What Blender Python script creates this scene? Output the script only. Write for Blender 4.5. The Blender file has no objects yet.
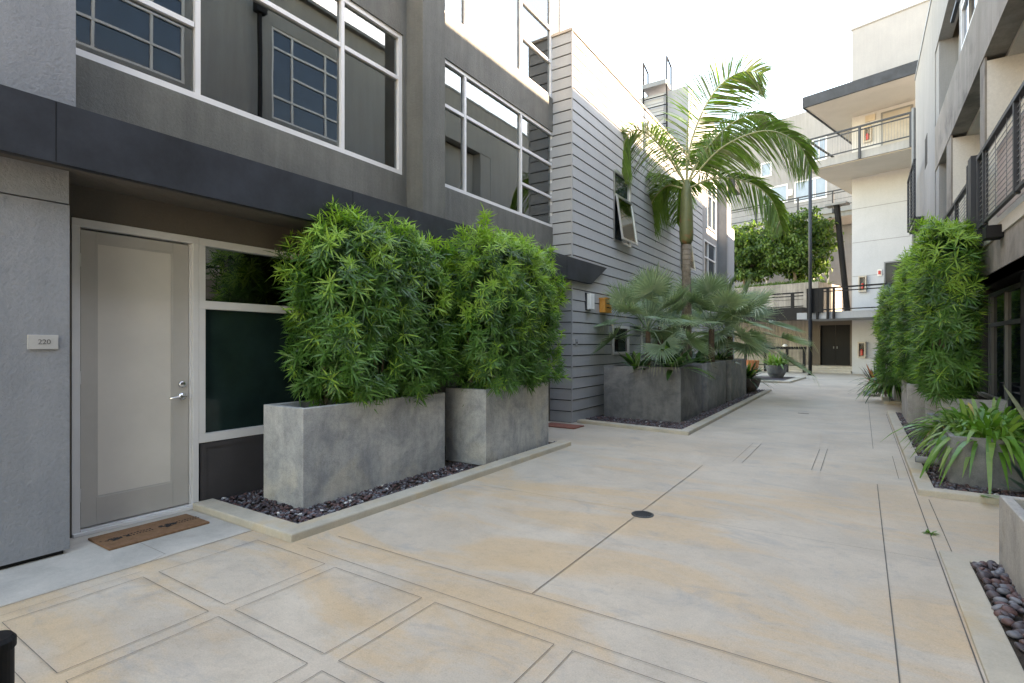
import bpy, math, random
import numpy as np
from mathutils import Vector, Matrix
random.seed(7); rng = np.random.default_rng(11)
S = bpy.context.scene
COL = S.collection
R = math.radians

# ------------------------------------------------------------------ materials
def nodes(name):
    m = bpy.data.materials.new(name); m.use_nodes = True
    nt = m.node_tree; nt.nodes.clear()
    out = nt.nodes.new('ShaderNodeOutputMaterial')
    b = nt.nodes.new('ShaderNodeBsdfPrincipled')
    nt.links.new(b.outputs[0], out.inputs[0])
    return m, nt, b, out
def N(nt, t, **k):
    n = nt.nodes.new(t)
    for a, v in k.items(): setattr(n, a, v)
    return n
def noise(nt, vec, scale, detail=5, rough=.6, dist=0):
    n = N(nt, 'ShaderNodeTexNoise'); n.inputs['Scale'].default_value = scale
    n.inputs['Detail'].default_value = detail; n.inputs['Roughness'].default_value = rough
    n.inputs['Distortion'].default_value = dist
    nt.links.new(vec, n.inputs['Vector']); return n.outputs['Fac']
def ramp(nt, fac, stops):
    r = N(nt, 'ShaderNodeValToRGB'); e = r.color_ramp.elements
    while len(e) < len(stops): e.new(.5)
    for el, (p, c) in zip(e, stops):
        el.position = p; el.color = (c, c, c, 1) if not hasattr(c, '__len__') else (*c, 1)
    nt.links.new(fac, r.inputs[0]); return r.outputs[0]
def mix(nt, fac, a, b, mode='MIX'):
    m = N(nt, 'ShaderNodeMix', data_type='RGBA', blend_type=mode)
    for sock, v in ((m.inputs[0], fac), (m.inputs[6], a), (m.inputs[7], b)):
        if hasattr(v, 'is_linked') or hasattr(v, 'links'): nt.links.new(v, sock)
        elif isinstance(v, (int, float)): sock.default_value = v
        else: sock.default_value = (*v, 1)
    return m.outputs[2]
def coords(nt, scale=(1, 1, 1), world=True):
    if world: v = N(nt, 'ShaderNodeNewGeometry').outputs['Position']
    else: v = N(nt, 'ShaderNodeTexCoord').outputs['Object']
    mp = N(nt, 'ShaderNodeMapping'); mp.inputs['Scale'].default_value = scale
    nt.links.new(v, mp.inputs[0]); return mp.outputs[0]
def bump(nt, b, h, strength=.3, dist=.01):
    bp = N(nt, 'ShaderNodeBump'); bp.inputs['Strength'].default_value = strength
    bp.inputs['Distance'].default_value = dist
    nt.links.new(h, bp.inputs['Height']); nt.links.new(bp.outputs[0], b.inputs['Normal'])
def M_mottled(name, c1, c2, scale=1.5, rough=.8, fine=60, bstr=.3, bdist=.006, streak=0, stain=None, stain_scale=.8, st_lo=.5, st_hi=.7, speck=.12):
    m, nt, b, _ = nodes(name)
    v = coords(nt)
    f = noise(nt, v, scale, 8, .65, .3)
    col = mix(nt, ramp(nt, f, [(.3, 0.), (.7, 1.)]), c1, c2)
    if stain:
        s = noise(nt, v, stain_scale, 6, .6, .8)
        col = mix(nt, ramp(nt, s, [(st_lo, 0.), (st_hi, 1.)]), col, stain)
    if streak:
        v2 = coords(nt, (6, 6, .5))
        s = noise(nt, v2, 1.2, 6, .65)
        col = mix(nt, streak, col, ramp(nt, s, [(.35, .45), (.65, 1.)]), 'MULTIPLY')
    ff = noise(nt, v, fine, 6, .7)
    col = mix(nt, speck * 2, col, ramp(nt, ff, [(.3, .6), (.7, 1.25)]), 'MULTIPLY')
    nt.links.new(col, b.inputs['Base Color']); b.inputs['Roughness'].default_value = rough
    bump(nt, b, ff, bstr, bdist)
    return m
def M_plain(name, c, rough=.5, metal=0., spec=.5, bstr=0, fine=40, var=.12):
    m, nt, b, _ = nodes(name)
    v = coords(nt); f = noise(nt, v, 2.3, 6, .65)
    col = mix(nt, 1.0, c, ramp(nt, f, [(.3, 1 - var), (.7, 1 + var)]), 'MULTIPLY')
    nt.links.new(col, b.inputs['Base Color'])
    b.inputs['Roughness'].default_value = rough; b.inputs['Metallic'].default_value = metal
    b.inputs['Specular IOR Level'].default_value = spec
    if bstr: bump(nt, b, noise(nt, v, fine, 4, .6), bstr, .004)
    return m
def M_leaf(name, c, c2, rough=.45, trans=.3):
    m, nt, b, out = nodes(name)
    v = coords(nt); f = noise(nt, v, 9, 3, .6)
    col = mix(nt, ramp(nt, f, [(.3, 0.), (.7, 1.)]), c, c2)
    nt.links.new(col, b.inputs['Base Color']); b.inputs['Roughness'].default_value = rough
    t = N(nt, 'ShaderNodeBsdfTranslucent')
    tc = mix(nt, 1.0, col, (1.5, 1.6, .7), 'MULTIPLY'); nt.links.new(tc, t.inputs[0])
    ms = N(nt, 'ShaderNodeMixShader'); ms.inputs[0].default_value = trans
    nt.links.new(b.outputs[0], ms.inputs[1]); nt.links.new(t.outputs[0], ms.inputs[2])
    nt.links.new(ms.outputs[0], out.inputs[0]); return m
def M_glass(name, tint=(.45, .5, .48), ior=2.0, rough=0.0):
    m, nt, b, out = nodes(name)
    nt.nodes.remove(b)
    tr = N(nt, 'ShaderNodeBsdfTransparent'); tr.inputs[0].default_value = (*tint, 1)
    g = N(nt, 'ShaderNodeBsdfGlossy'); g.inputs['Roughness'].default_value = rough
    g.inputs[0].default_value = (.92, .96, .96, 1)
    fr = N(nt, 'ShaderNodeFresnel'); fr.inputs[0].default_value = ior
    v = coords(nt); bp = N(nt, 'ShaderNodeBump'); bp.inputs['Strength'].default_value = .04; bp.inputs['Distance'].default_value = .02
    nt.links.new(noise(nt, v, 1.2, 1, .5), bp.inputs['Height']); nt.links.new(bp.outputs[0], g.inputs['Normal'])
    ms = N(nt, 'ShaderNodeMixShader')
    nt.links.new(fr.outputs[0], ms.inputs[0]); nt.links.new(tr.outputs[0], ms.inputs[1]); nt.links.new(g.outputs[0], ms.inputs[2])
    nt.links.new(ms.outputs[0], out.inputs[0]); return m

def M_planter(name, dark, light, warm, seed=0):
    m, nt, b, _ = nodes(name); v = coords(nt); mp = N(nt, 'ShaderNodeMapping'); mp.inputs['Location'].default_value = (seed, seed * 2, seed * 3); nt.links.new(v, mp.inputs[0]); v = mp.outputs[0]
    a = noise(nt, v, 2.4, 12, .72, .5); c = noise(nt, v, 9, 10, .75, .3); f = noise(nt, v, 95, 6, .75); w = noise(nt, v, 1.5, 6, .6, .6)
    mp2 = N(nt, 'ShaderNodeMapping'); mp2.inputs['Scale'].default_value = (9, 9, .8); nt.links.new(v, mp2.inputs[0]); stv = noise(nt, mp2.outputs[0], 1.3, 8, .7)
    col = mix(nt, ramp(nt, a, [(.36, 0.), (.66, 1.)]), dark, light)
    col = mix(nt, ramp(nt, w, [(.52, 0.), (.66, .7)]), col, warm)
    col = mix(nt, .5, col, ramp(nt, c, [(.32, .58), (.5, 1.), (.7, 1.18)]), 'MULTIPLY')
    col = mix(nt, .3, col, ramp(nt, stv, [(.35, .55), (.6, 1.)]), 'MULTIPLY')
    col = mix(nt, .7, col, ramp(nt, f, [(.3, .6), (.5, 1.), (.7, 1.25)]), 'MULTIPLY')
    nt.links.new(col, b.inputs['Base Color']); b.inputs['Roughness'].default_value = .85
    bump(nt, b, f, .5, .004); return m
# concrete of the courtyard with ochre weather staining
def M_ground():
    m, nt, b, _ = nodes('courtyard_concrete')
    v = coords(nt)
    base = mix(nt, ramp(nt, noise(nt, v, .9, 8, .65, .4), [(.3, 0.), (.7, 1.)]), (.44, .375, .30), (.60, .52, .42))
    vs = coords(nt, (.55, 1.5, 1))
    st = noise(nt, vs, .85, 7, .62, 1.0)
    sep = N(nt, 'ShaderNodeSeparateXYZ'); nt.links.new(v, sep.inputs[0])
    near = N(nt, 'ShaderNodeMapRange'); nt.links.new(sep.outputs[1], near.inputs[0])
    near.inputs[1].default_value = 4.8; near.inputs[2].default_value = 8.5; near.inputs[3].default_value = 1; near.inputs[4].default_value = .12
    sm = ramp(nt, st, [(.46, 0.), (.56, .75), (.66, 1.)])
    mm = N(nt, 'ShaderNodeMath', operation='MULTIPLY'); nt.links.new(sm, mm.inputs[0]); nt.links.new(near.outputs[0], mm.inputs[1])
    mm2 = N(nt, 'ShaderNodeMath', operation='MULTIPLY'); nt.links.new(mm.outputs[0], mm2.inputs[0]); mm2.inputs[1].default_value = .72
    col = mix(nt, mm2.outputs[0], base, (.585, .405, .225))
    g = noise(nt, coords(nt, (1, 1.8, 1)), 1.7, 8, .7, .9)
    col = mix(nt, ramp(nt, g, [(.54, 0.), (.75, .75)]), col, (.31, .31, .305))
    d = noise(nt, v, 5.5, 10, .75, .5)
    col = mix(nt, .55, col, ramp(nt, d, [(.28, .72), (.5, 1.), (.75, 1.12)]), 'MULTIPLY')
    ff = noise(nt, v, 130, 5, .7)
    col = mix(nt, .6, col, ramp(nt, ff, [(.3, .7), (.7, 1.18)]), 'MULTIPLY')
    sp = noise(nt, v, 28, 8, .8)
    col = mix(nt, .5, col, ramp(nt, sp, [(.3, .62), (.46, 1.), (.7, 1.1)]), 'MULTIPLY')
    nt.links.new(col, b.inputs['Base Color'])
    nt.links.new(ramp(nt, d, [(.3, .42), (.7, .7)]), b.inputs['Roughness'])
    bump(nt, b, ff, .3, .003)
    return m
MAT = {
 'ground': M_ground(),
 'joint': M_plain('dark_paving_joint', (.13, .115, .10), .9, var=.5),  # plain dark colour of the scored joint lines
 'kerb': M_mottled('kerb_concrete', (.40, .36, .29), (.54, .485, .39), 3, .8, 90, .2, stain=(.50, .38, .23), stain_scale=1.6, st_lo=.52, st_hi=.72),
 'apron': M_mottled('door_apron_concrete', (.33, .31, .275), (.54, .50, .44), 2.2, .75, 90, .2),
 'stucco_blue': M_mottled('blue_grey_stucco', (.215, .229, .252), (.272, .286, .308), 1.4, .85, 42, .9, .01, streak=.15),
 'stucco_olive': M_mottled('dark_olive_grey_stucco', (.12, .12, .108), (.175, .175, .158), 1.3, .85, 42, .8, .01, streak=.4),
 'stucco_light': M_mottled('light_stucco', (.27, .28, .295), (.32, .33, .345), .6, .9, 45, .3, .006, streak=.12),
 'stucco_white': M_mottled('white_stucco', (.425, .435, .45), (.485, .495, .51), .5, .9, 30, .2, .006, streak=.05),
 'partition': M_mottled('partition_white_paint', (.66, .63, .57), (.72, .69, .63), .6, .85, 30, .2, .004),
 'stucco_cream': M_mottled('cream_stucco', (.52, .49, .43), (.60, .565, .50), .8, .9, 30, .2, .006),
 'stucco_taupe': M_mottled('weathered_taupe_stucco', (.25, .225, .195), (.34, .31, .275), .9, .9, 40, .4, .008, streak=.4, stain=(.16, .145, .13), stain_scale=1.3, st_lo=.5, st_hi=.72),
 'stucco_grey': M_mottled('mid_grey_stucco', (.25, .25, .25), (.30, .30, .295), .5, .9, 40, .3, .006, streak=.25),
 'plank_concrete': M_mottled('board_marked_concrete', (.24, .215, .185), (.40, .37, .33), 1.3, .9, 40, .4, .01, streak=.7),
 'fascia': M_plain('dark_slate_fascia_paint', (.024, .028, .036), .5, 0, .35, .2, 20, .45),
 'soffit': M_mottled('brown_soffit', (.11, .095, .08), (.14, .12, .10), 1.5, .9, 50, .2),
 'siding': M_mottled('grey_painted_siding', (.345, .355, .36), (.385, .39, .395), 1.0, .6, 80, .1, .003, streak=.1),
 'siding_gap': M_plain('siding_shadow_line', (.05, .05, .05), .9),
 'coping': M_plain('tan_metal_coping', (.42, .36, .30), .45, 0),
 'white_frame': M_plain('pale_window_frame_paint', (.66, .66, .66), .4, 0, .5, 0, 40, .06),
 'door_paint': M_plain('greige_door_paint', (.44, .425, .395), .45, 0, .5, 0, 40, .06),
 'door_glass': M_plain('frosted_beige_glass', (.62, .595, .545), .35, 0, .5, 0, 10, .05),
 'alu': M_plain('brushed_aluminium', (.62, .62, .62), .32, .9),
 'chrome': M_plain('satin_chrome', (.7, .7, .7), .18, 1.),
 'dark_panel': M_plain('charcoal_panel_paint', (.055, .052, .055), .55, 0, .4, .2, 60),
 'green_panel': M_plain('dark_green_filmed_glass', (.012, .026, .024), .12, 0, .4, 0, 10, .3),
 'glass': M_glass('window_glass', (.66, .74, .70), 2.6),
 'dark_glass': M_plain('dark_reflective_glass', (.015, .022, .03), .04, 0, .9, 0, 10, .1),
 'navy_glass': M_plain('navy_tinted_glass', (.02, .045, .09), .06, 0, .8, 0, 10, .15),
 'blue_blind': M_plain('blue_grey_window_blind', (.20, .26, .33), .2, 0, .7, 0, 10, .1),
 'black': M_plain('black_painted_steel', (.008, .008, .009), .6, 0, .2),
 'steel_dark': M_plain('dark_grey_steel', (.032, .036, .044), .5, 0, .3),
 'steel_mid': M_plain('grey_steel', (.16, .17, .18), .45, 0, .5),
 'interior': M_plain('interior_plaster', (.42, .39, .29), .9),
 'interior_dark': M_plain('interior_floor', (.06, .055, .05), .8),
 'planter': M_planter('weathered_grey_planter_concrete', (.25, .265, .28), (.49, .49, .475), (.52, .49, .42), 1),
 'planter_dark': M_planter('dark_grey_planter_concrete', (.10, .105, .11), (.20, .20, .20), (.26, .255, .25), 4),
 'planter_pale': M_planter('pale_concrete_planter', (.34, .33, .31), (.48, .46, .43), (.42, .38, .31), 7),
 'planter_mid': M_planter('mid_grey_planter_concrete', (.16, .165, .17), (.30, .295, .285), (.34, .32, .28), 9),
 'soil': M_mottled('planter_soil', (.03, .022, .016), (.07, .05, .035), 12, 1, 90, .8, .02),
 'stone_a': M_plain('purple_black_pebble', (.060, .046, .052), .45, 0, .5, .2, 120, .4),
 'stone_b': M_plain('maroon_pebble', (.105, .055, .052), .5, 0, .5, .2, 120, .4),
 'stone_c': M_plain('grey_pebble', (.15, .15, .165), .5, 0, .5, .2, 120, .4),
 'stone_w': M_plain('white_pebble', (.6, .58, .54), .6),
 'coir': M_mottled('coir_mat', (.19, .095, .045), (.27, .145, .075), 30, 1, 260, 1., .006, speck=.4),
 'mat_print': M_plain('black_mat_print', (.012, .01, .01), .95),
 'red_mat': M_mottled('brick_red_mat', (.22, .075, .05), (.33, .13, .09), 9, .95, 200, .8, .005, speck=.3),
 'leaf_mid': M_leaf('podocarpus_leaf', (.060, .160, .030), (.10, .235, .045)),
 'leaf_dark': M_leaf('podocarpus_dark_leaf', (.030, .085, .018), (.055, .14, .028), .4, .25),
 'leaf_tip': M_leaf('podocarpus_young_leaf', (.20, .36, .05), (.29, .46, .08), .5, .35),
 'bark': M_mottled('bark', (.12, .09, .065), (.20, .16, .12), 8, .9, 60, .8, .01),
 'palm_trunk': M_mottled('ringed_palm_trunk', (.13, .10, .075), (.30, .25, .19), 9, .9, 60, .6, .01),
 'crownshaft': M_mottled('olive_crownshaft', (.085, .10, .035), (.15, .16, .06), 3, .5, 40, .2, .004, stain=(.28, .085, .035), stain_scale=2.2, st_lo=.56, st_hi=.66),
 'frond': M_leaf('king_palm_leaflet', (.085, .165, .03), (.15, .245, .055), .4, .45),
 'frond_pale': M_leaf('king_palm_underside_leaflet', (.11, .14, .06), (.16, .19, .09), .5, .35),
 'rachis': M_plain('palm_midrib', (.30, .30, .14), .5),
 'fan_blue': M_leaf('silver_green_fan_leaf', (.19, .285, .175), (.30, .39, .25), .45, .22),
 'fan_green': M_leaf('green_fan_leaf', (.13, .20, .12), (.19, .27, .16), .45, .25),
 'straw': M_leaf('pale_drooping_leaf_tip', (.38, .42, .27), (.5, .5, .36), .6, .3),
 'fibre': M_mottled('palm_fibre', (.07, .045, .03), (.13, .085, .05), 20, 1, 90, .8, .02),
 'strap_green': M_leaf('agapanthus_leaf', (.075, .19, .028), (.12, .27, .04), .32, .25),
 'strap_light': M_leaf('pale_agapanthus_leaf', (.16, .27, .06), (.22, .34, .09), .35, .3),
 'strap_dry': M_leaf('yellowed_leaf', (.42, .34, .10), (.5, .38, .14), .6, .2),
 'cycad': M_leaf('dark_glossy_leaf', (.018, .055, .012), (.035, .09, .02), .3, .15),
 'agave': M_leaf('blue_green_agave_leaf', (.06, .12, .11), (.10, .17, .16), .5, .1),
 'varieg': M_mottled('variegated_leaf', (.32, .36, .18), (.5, .48, .30), 26, .5, 60, .1),
 'silver': M_leaf('silver_leaf', (.42, .46, .52), (.55, .58, .64), .6, .1),
 'tree_leaf': M_leaf('tree_leaf', (.055, .11, .018), (.095, .165, .028), .6, .35),
 'tree_leaf_dark': M_leaf('tree_inner_leaf', (.022, .055, .012), (.04, .085, .018), .6, .25),
 'grass': M_leaf('ground_cover_leaf', (.06, .13, .02), (.10, .18, .03), .6, .2),
 'lamp_white': M_plain('white_lamp_diffuser', (.78, .78, .76), .4),
 'orange': M_plain('orange_wood', (.62, .27, .05), .6, 0, .4, .2, 40, .2),
 'sign': M_plain('silver_sign_plate', (.5, .5, .49), .35, .3),
 'sign_ink': M_plain('grey_sign_ink', (.12, .12, .12), .6),
 'terracotta': M_mottled('rusty_orange_pot', (.38, .12, .045), (.5, .2, .08), 8, .9, 60, .4),
 'bowl': M_mottled('dark_bowl', (.07, .06, .055), (.13, .11, .10), 6, .7, 60, .3),
 'cab_white': M_plain('white_cabinet_paint', (.72, .70, .66), .5),
 'red': M_plain('red_extinguisher', (.5, .03, .02), .35),
 'iron': M_plain('cast_iron', (.07, .075, .075), .5, .5, .5, .5, 80),
 'pipe': M_plain('grey_plastic_pipe', (.27, .285, .30), .4),
 'vent': M_plain('beige_vent', (.42, .37, .30), .5),
 'wood_door': M_plain('warm_grey_door', (.30, .28, .25), .5),
 'pink_panel': M_plain('pinkish_interior_panel', (.48, .40, .39), .35),
 'teal_box': M_plain('pale_teal_cabinet', (.30, .42, .40), .4),
}

# ------------------------------------------------------------------ helpers
def tag(o, label=None, cat=None, group=None, kind=None):
    if label: o['label'] = label
    if cat: o['category'] = cat
    if group: o['group'] = group
    if kind: o['kind'] = kind
    return o
def empty(name, loc=(0, 0, 0), rz=0, label=None, cat=None, group=None):
    o = bpy.data.objects.new(name, None); COL.objects.link(o)
    o.location = loc; o.rotation_euler = (0, 0, rz); o.empty_display_size = .2
    return tag(o, label, cat, group)
class MB:
    """collects shapes for ONE mesh, in the coordinates of its parent"""
    def __init__(s): s.v = []; s.f = []; s.m = []
    def add(s, v, f, mi=0):
        n = len(s.v); s.v += [tuple(p) for p in v]; s.f += [tuple(i + n for i in q) for q in f]; s.m += [mi] * len(f); return s
    def box(s, x0, x1, y0, y1, z0, z1, mi=0):
        if x0 > x1: x0, x1 = x1, x0
        if y0 > y1: y0, y1 = y1, y0
        if z0 > z1: z0, z1 = z1, z0
        return s.add([(x0, y0, z0), (x1, y0, z0), (x1, y1, z0), (x0, y1, z0), (x0, y0, z1), (x1, y0, z1), (x1, y1, z1), (x0, y1, z1)],
                     [(3, 2, 1, 0), (4, 5, 6, 7), (0, 1, 5, 4), (1, 2, 6, 5), (2, 3, 7, 6), (3, 0, 4, 7)], mi)
    def prism(s, pts, z0, z1, mi=0):      # plan polygon (counter-clockwise) extruded in z
        n = len(pts)
        return s.add([(x, y, z0) for x, y in pts] + [(x, y, z1) for x, y in pts],
                     [tuple(range(n))[::-1], tuple(range(n, 2 * n))] + [(i, (i + 1) % n, n + (i + 1) % n, n + i) for i in range(n)], mi)
    def tube(s, pts, r, n=8, r1=None, mi=0):
        pts = [Vector(p) for p in pts]; k = len(pts); vs = []
        for i, p in enumerate(pts):
            d = (pts[min(i + 1, k - 1)] - pts[max(i - 1, 0)]).normalized()
            a = Vector((0, 0, 1)) if abs(d.z) < .9 else Vector((1, 0, 0))
            u = d.cross(a).normalized(); w = d.cross(u)
            rr = r if r1 is None else r + (r1 - r) * i / (k - 1)
            if hasattr(r, '__len__'): rr = r[i]
            vs += [p + (u * math.cos(t) + w * math.sin(t)) * rr for t in [2 * math.pi * j / n for j in range(n)]]
        fs = [(i * n + j, i * n + (j + 1) % n, (i + 1) * n + (j + 1) % n, (i + 1) * n + j) for i in range(k - 1) for j in range(n)]
        fs += [tuple(range(n))[::-1], tuple(range((k - 1) * n, k * n))]
        return s.add(vs, fs, mi)
    def lathe(s, prof, c=(0, 0), n=24, mi=0):
        vs = [(c[0] + r * math.cos(2 * math.pi * j / n), c[1] + r * math.sin(2 * math.pi * j / n), z) for r, z in prof for j in range(n)]
        fs = [(i * n + j, i * n + (j + 1) % n, (i + 1) * n + (j + 1) % n, (i + 1) * n + j) for i in range(len(prof) - 1) for j in range(n)]
        return s.add(vs, fs, mi)
    def np(s, V, F, mi):                     # numpy arrays
        n = len(s.v); s.v += [tuple(p) for p in V.tolist()]; s.f += [tuple(q) for q in (F + n).tolist()]
        s.m += (mi.tolist() if hasattr(mi, 'tolist') else [mi] * len(F)); return s
    def build(s, name, mats, parent=None, bevel=0, smooth=False):
        me = bpy.data.meshes.new(name); me.from_pydata(s.v, [], s.f)
        if isinstance(mats, str): mats = [mats]
        for m in mats: me.materials.append(MAT[m])
        if len(mats) > 1: me.polygons.foreach_set('material_index', s.m)
        if smooth: me.polygons.foreach_set('use_smooth', [True] * len(me.polygons))
        me.update()
        o = bpy.data.objects.new(name, me); COL.objects.link(o)
        if parent: o.parent = parent
        if bevel:
            b = o.modifiers.new('bevel', 'BEVEL'); b.width = bevel; b.segments = 2; b.limit_method = 'ANGLE'
        return o
def B(name, mat, parent, *a, bevel=0):
    return MB().box(*a).build(name, mat, parent, bevel)
def wallx(mb, x0, x1, y0, y1, z0, z1, holes, mi=0):   # wall in a plane of constant x with openings (ya,yb,za,zb)
    ys = sorted({y0, y1, *[min(max(h[i], y0), y1) for h in holes for i in (0, 1)]})
    for a, b in zip(ys, ys[1:]):
        if b - a < 1e-4: continue
        c = (a + b) / 2; hs = sorted([(h[2], h[3]) for h in holes if h[0] < c < h[1]]); z = z0
        for ha, hb in hs:
            if ha > z + 1e-4: mb.box(x0, x1, a, b, z, ha, mi)
            z = max(z, hb)
        if z1 > z + 1e-4: mb.box(x0, x1, a, b, z, z1, mi)
    return mb
def windowx(parent, x, y0, y1, z0, z1, vb=(), hb=(), fw=.05, dep=.07, sgn=1, fmat='white_frame', gmat='glass', name='window', bar=.045):
    """window in a plane of constant x; outer face of the frame at x, going back by dep; hb = (ya,yb,z)"""
    m = MB(); xb = x - sgn * dep
    m.box(xb, x, y0, y1, z0, z0 + fw); m.box(xb, x, y0, y1, z1 - fw, z1)
    m.box(xb, x - .001 * sgn, y0, y0 + fw, z0 + fw, z1 - fw); m.box(xb, x - .001 * sgn, y1 - fw, y1, z0 + fw, z1 - fw)
    for y in vb: m.box(xb, x - .002 * sgn, y - bar / 2, y + bar / 2, z0 + fw, z1 - fw)
    for ya, yb, z in hb: m.box(xb, x - .004 * sgn, ya, yb, z - bar / 2, z + bar / 2)
    f = m.build(name, fmat, parent)
    xp = x - sgn * dep * .6
    MB().box(xp - .003, xp + .003, y0 + fw * .6, y1 - fw * .6, z0 + fw * .6, z1 - fw * .6).build('pane', gmat, f)
    return f
def windowy(parent, y, x0, x1, z0, z1, vb=(), hb=(), fw=.06, dep=.08, fmat='white_frame', gmat='dark_glass', name='window', bar=.05):
    """window in a plane of constant y facing -y; outer face at y"""
    m = MB(); yb = y + dep
    m.box(x0, x1, y, yb, z0, z0 + fw); m.box(x0, x1, y, yb, z1 - fw, z1)
    m.box(x0, x0 + fw, y + .001, yb, z0 + fw, z1 - fw); m.box(x1 - fw, x1, y + .001, yb, z0 + fw, z1 - fw)
    for x in vb: m.box(x - bar / 2, x + bar / 2, y + .002, yb, z0 + fw, z1 - fw)
    for xa, xb, z in hb: m.box(xa, xb, y + .004, yb, z - bar / 2, z + bar / 2)
    f = m.build(name, fmat, parent)
    yp = y + dep * .6
    MB().box(x0 + fw * .6, x1 - fw * .6, yp - .003, yp + .003, z0 + fw * .6, z1 - fw * .6).build('pane', gmat, f)
    return f

# ---- leaves -----------------------------------------------------------------
def unit(a): return a / np.maximum(np.linalg.norm(a, axis=-1, keepdims=True), 1e-9)
def blades(mb, o, d, side, L, W, droop, nseg=2, prof=None, mi=0, fold=0):
    """N ribbons: origin o, direction d, width direction side, curved down by droop*L*t^2"""
    n = len(o); t = np.linspace(0, 1, nseg + 1)
    if prof is None: prof = {2: [.35, 1, .05], 3: [.4, 1, .85, .05], 4: [.5, .95, 1, .7, .05]}.get(nseg) or list(np.clip(np.sin(np.pi * (t * .8 + .15)), .06, 1))
    L = np.broadcast_to(L, n).reshape(n, 1); W = np.broadcast_to(W, n).reshape(n, 1); dr = np.broadcast_to(droop, n).reshape(n, 1)
    V = np.empty((n, nseg + 1, 2, 3))
    for i, ti in enumerate(t):
        c = o + d * L * ti; c[:, 2] -= (dr * L)[:, 0] * ti ** 2
        h = side * W * prof[i] * .5
        V[:, i, 0] = c - h; V[:, i, 1] = c + h
    base = (np.arange(n) * (nseg + 1) * 2)[:, None]
    F = np.concatenate([base + np.array([[2 * i, 2 * i + 1, 2 * i + 3, 2 * i + 2]]) for i in range(nseg)], axis=1).reshape(-1, 4)
    m = np.repeat(np.broadcast_to(mi, n), nseg)
    return mb.np(V.reshape(-1, 3), F, m)
def rand_dirs(n, g=None):
    return unit((g or rng).normal(size=(n, 3)))
def perp(d):
    return unit(np.cross(d, rand_dirs(len(d))))
def whorls(mb, P, A, nl, L, W, spread=(28, 98), mi=None, stem=.05, droop=.12):
    """star-like whorls of narrow leaves at points P about axes A"""
    n = len(P); o = np.repeat(P, nl, 0); a = np.repeat(A, nl, 0)
    u = perp(A); w = np.cross(A, u); k = np.tile(np.arange(nl), n); ph = (k * 2.39996 + np.repeat(rng.uniform(0, 6.28, n), nl) + rng.normal(0, .12, n * nl))[:, None]
    e = np.repeat(u, nl, 0) * np.cos(ph) + np.repeat(w, nl, 0) * np.sin(ph)
    th = np.radians(spread[0] + (spread[1] - spread[0]) * np.sqrt(k / nl) + rng.normal(0, 5, n * nl))[:, None]
    d = unit(a * np.cos(th) + e * np.sin(th))
    o = o - a * rng.uniform(0, stem, (n * nl, 1))
    side = unit(np.cross(d, a) + .12 * rand_dirs(n * nl))
    LL = np.repeat(L, nl) * rng.uniform(.7, 1.1, n * nl)
    mm = np.repeat(mi, nl)
    return blades(mb, o, d, side, LL, W * rng.uniform(.8, 1.15, n * nl), droop, 2, None, mm)
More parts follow.
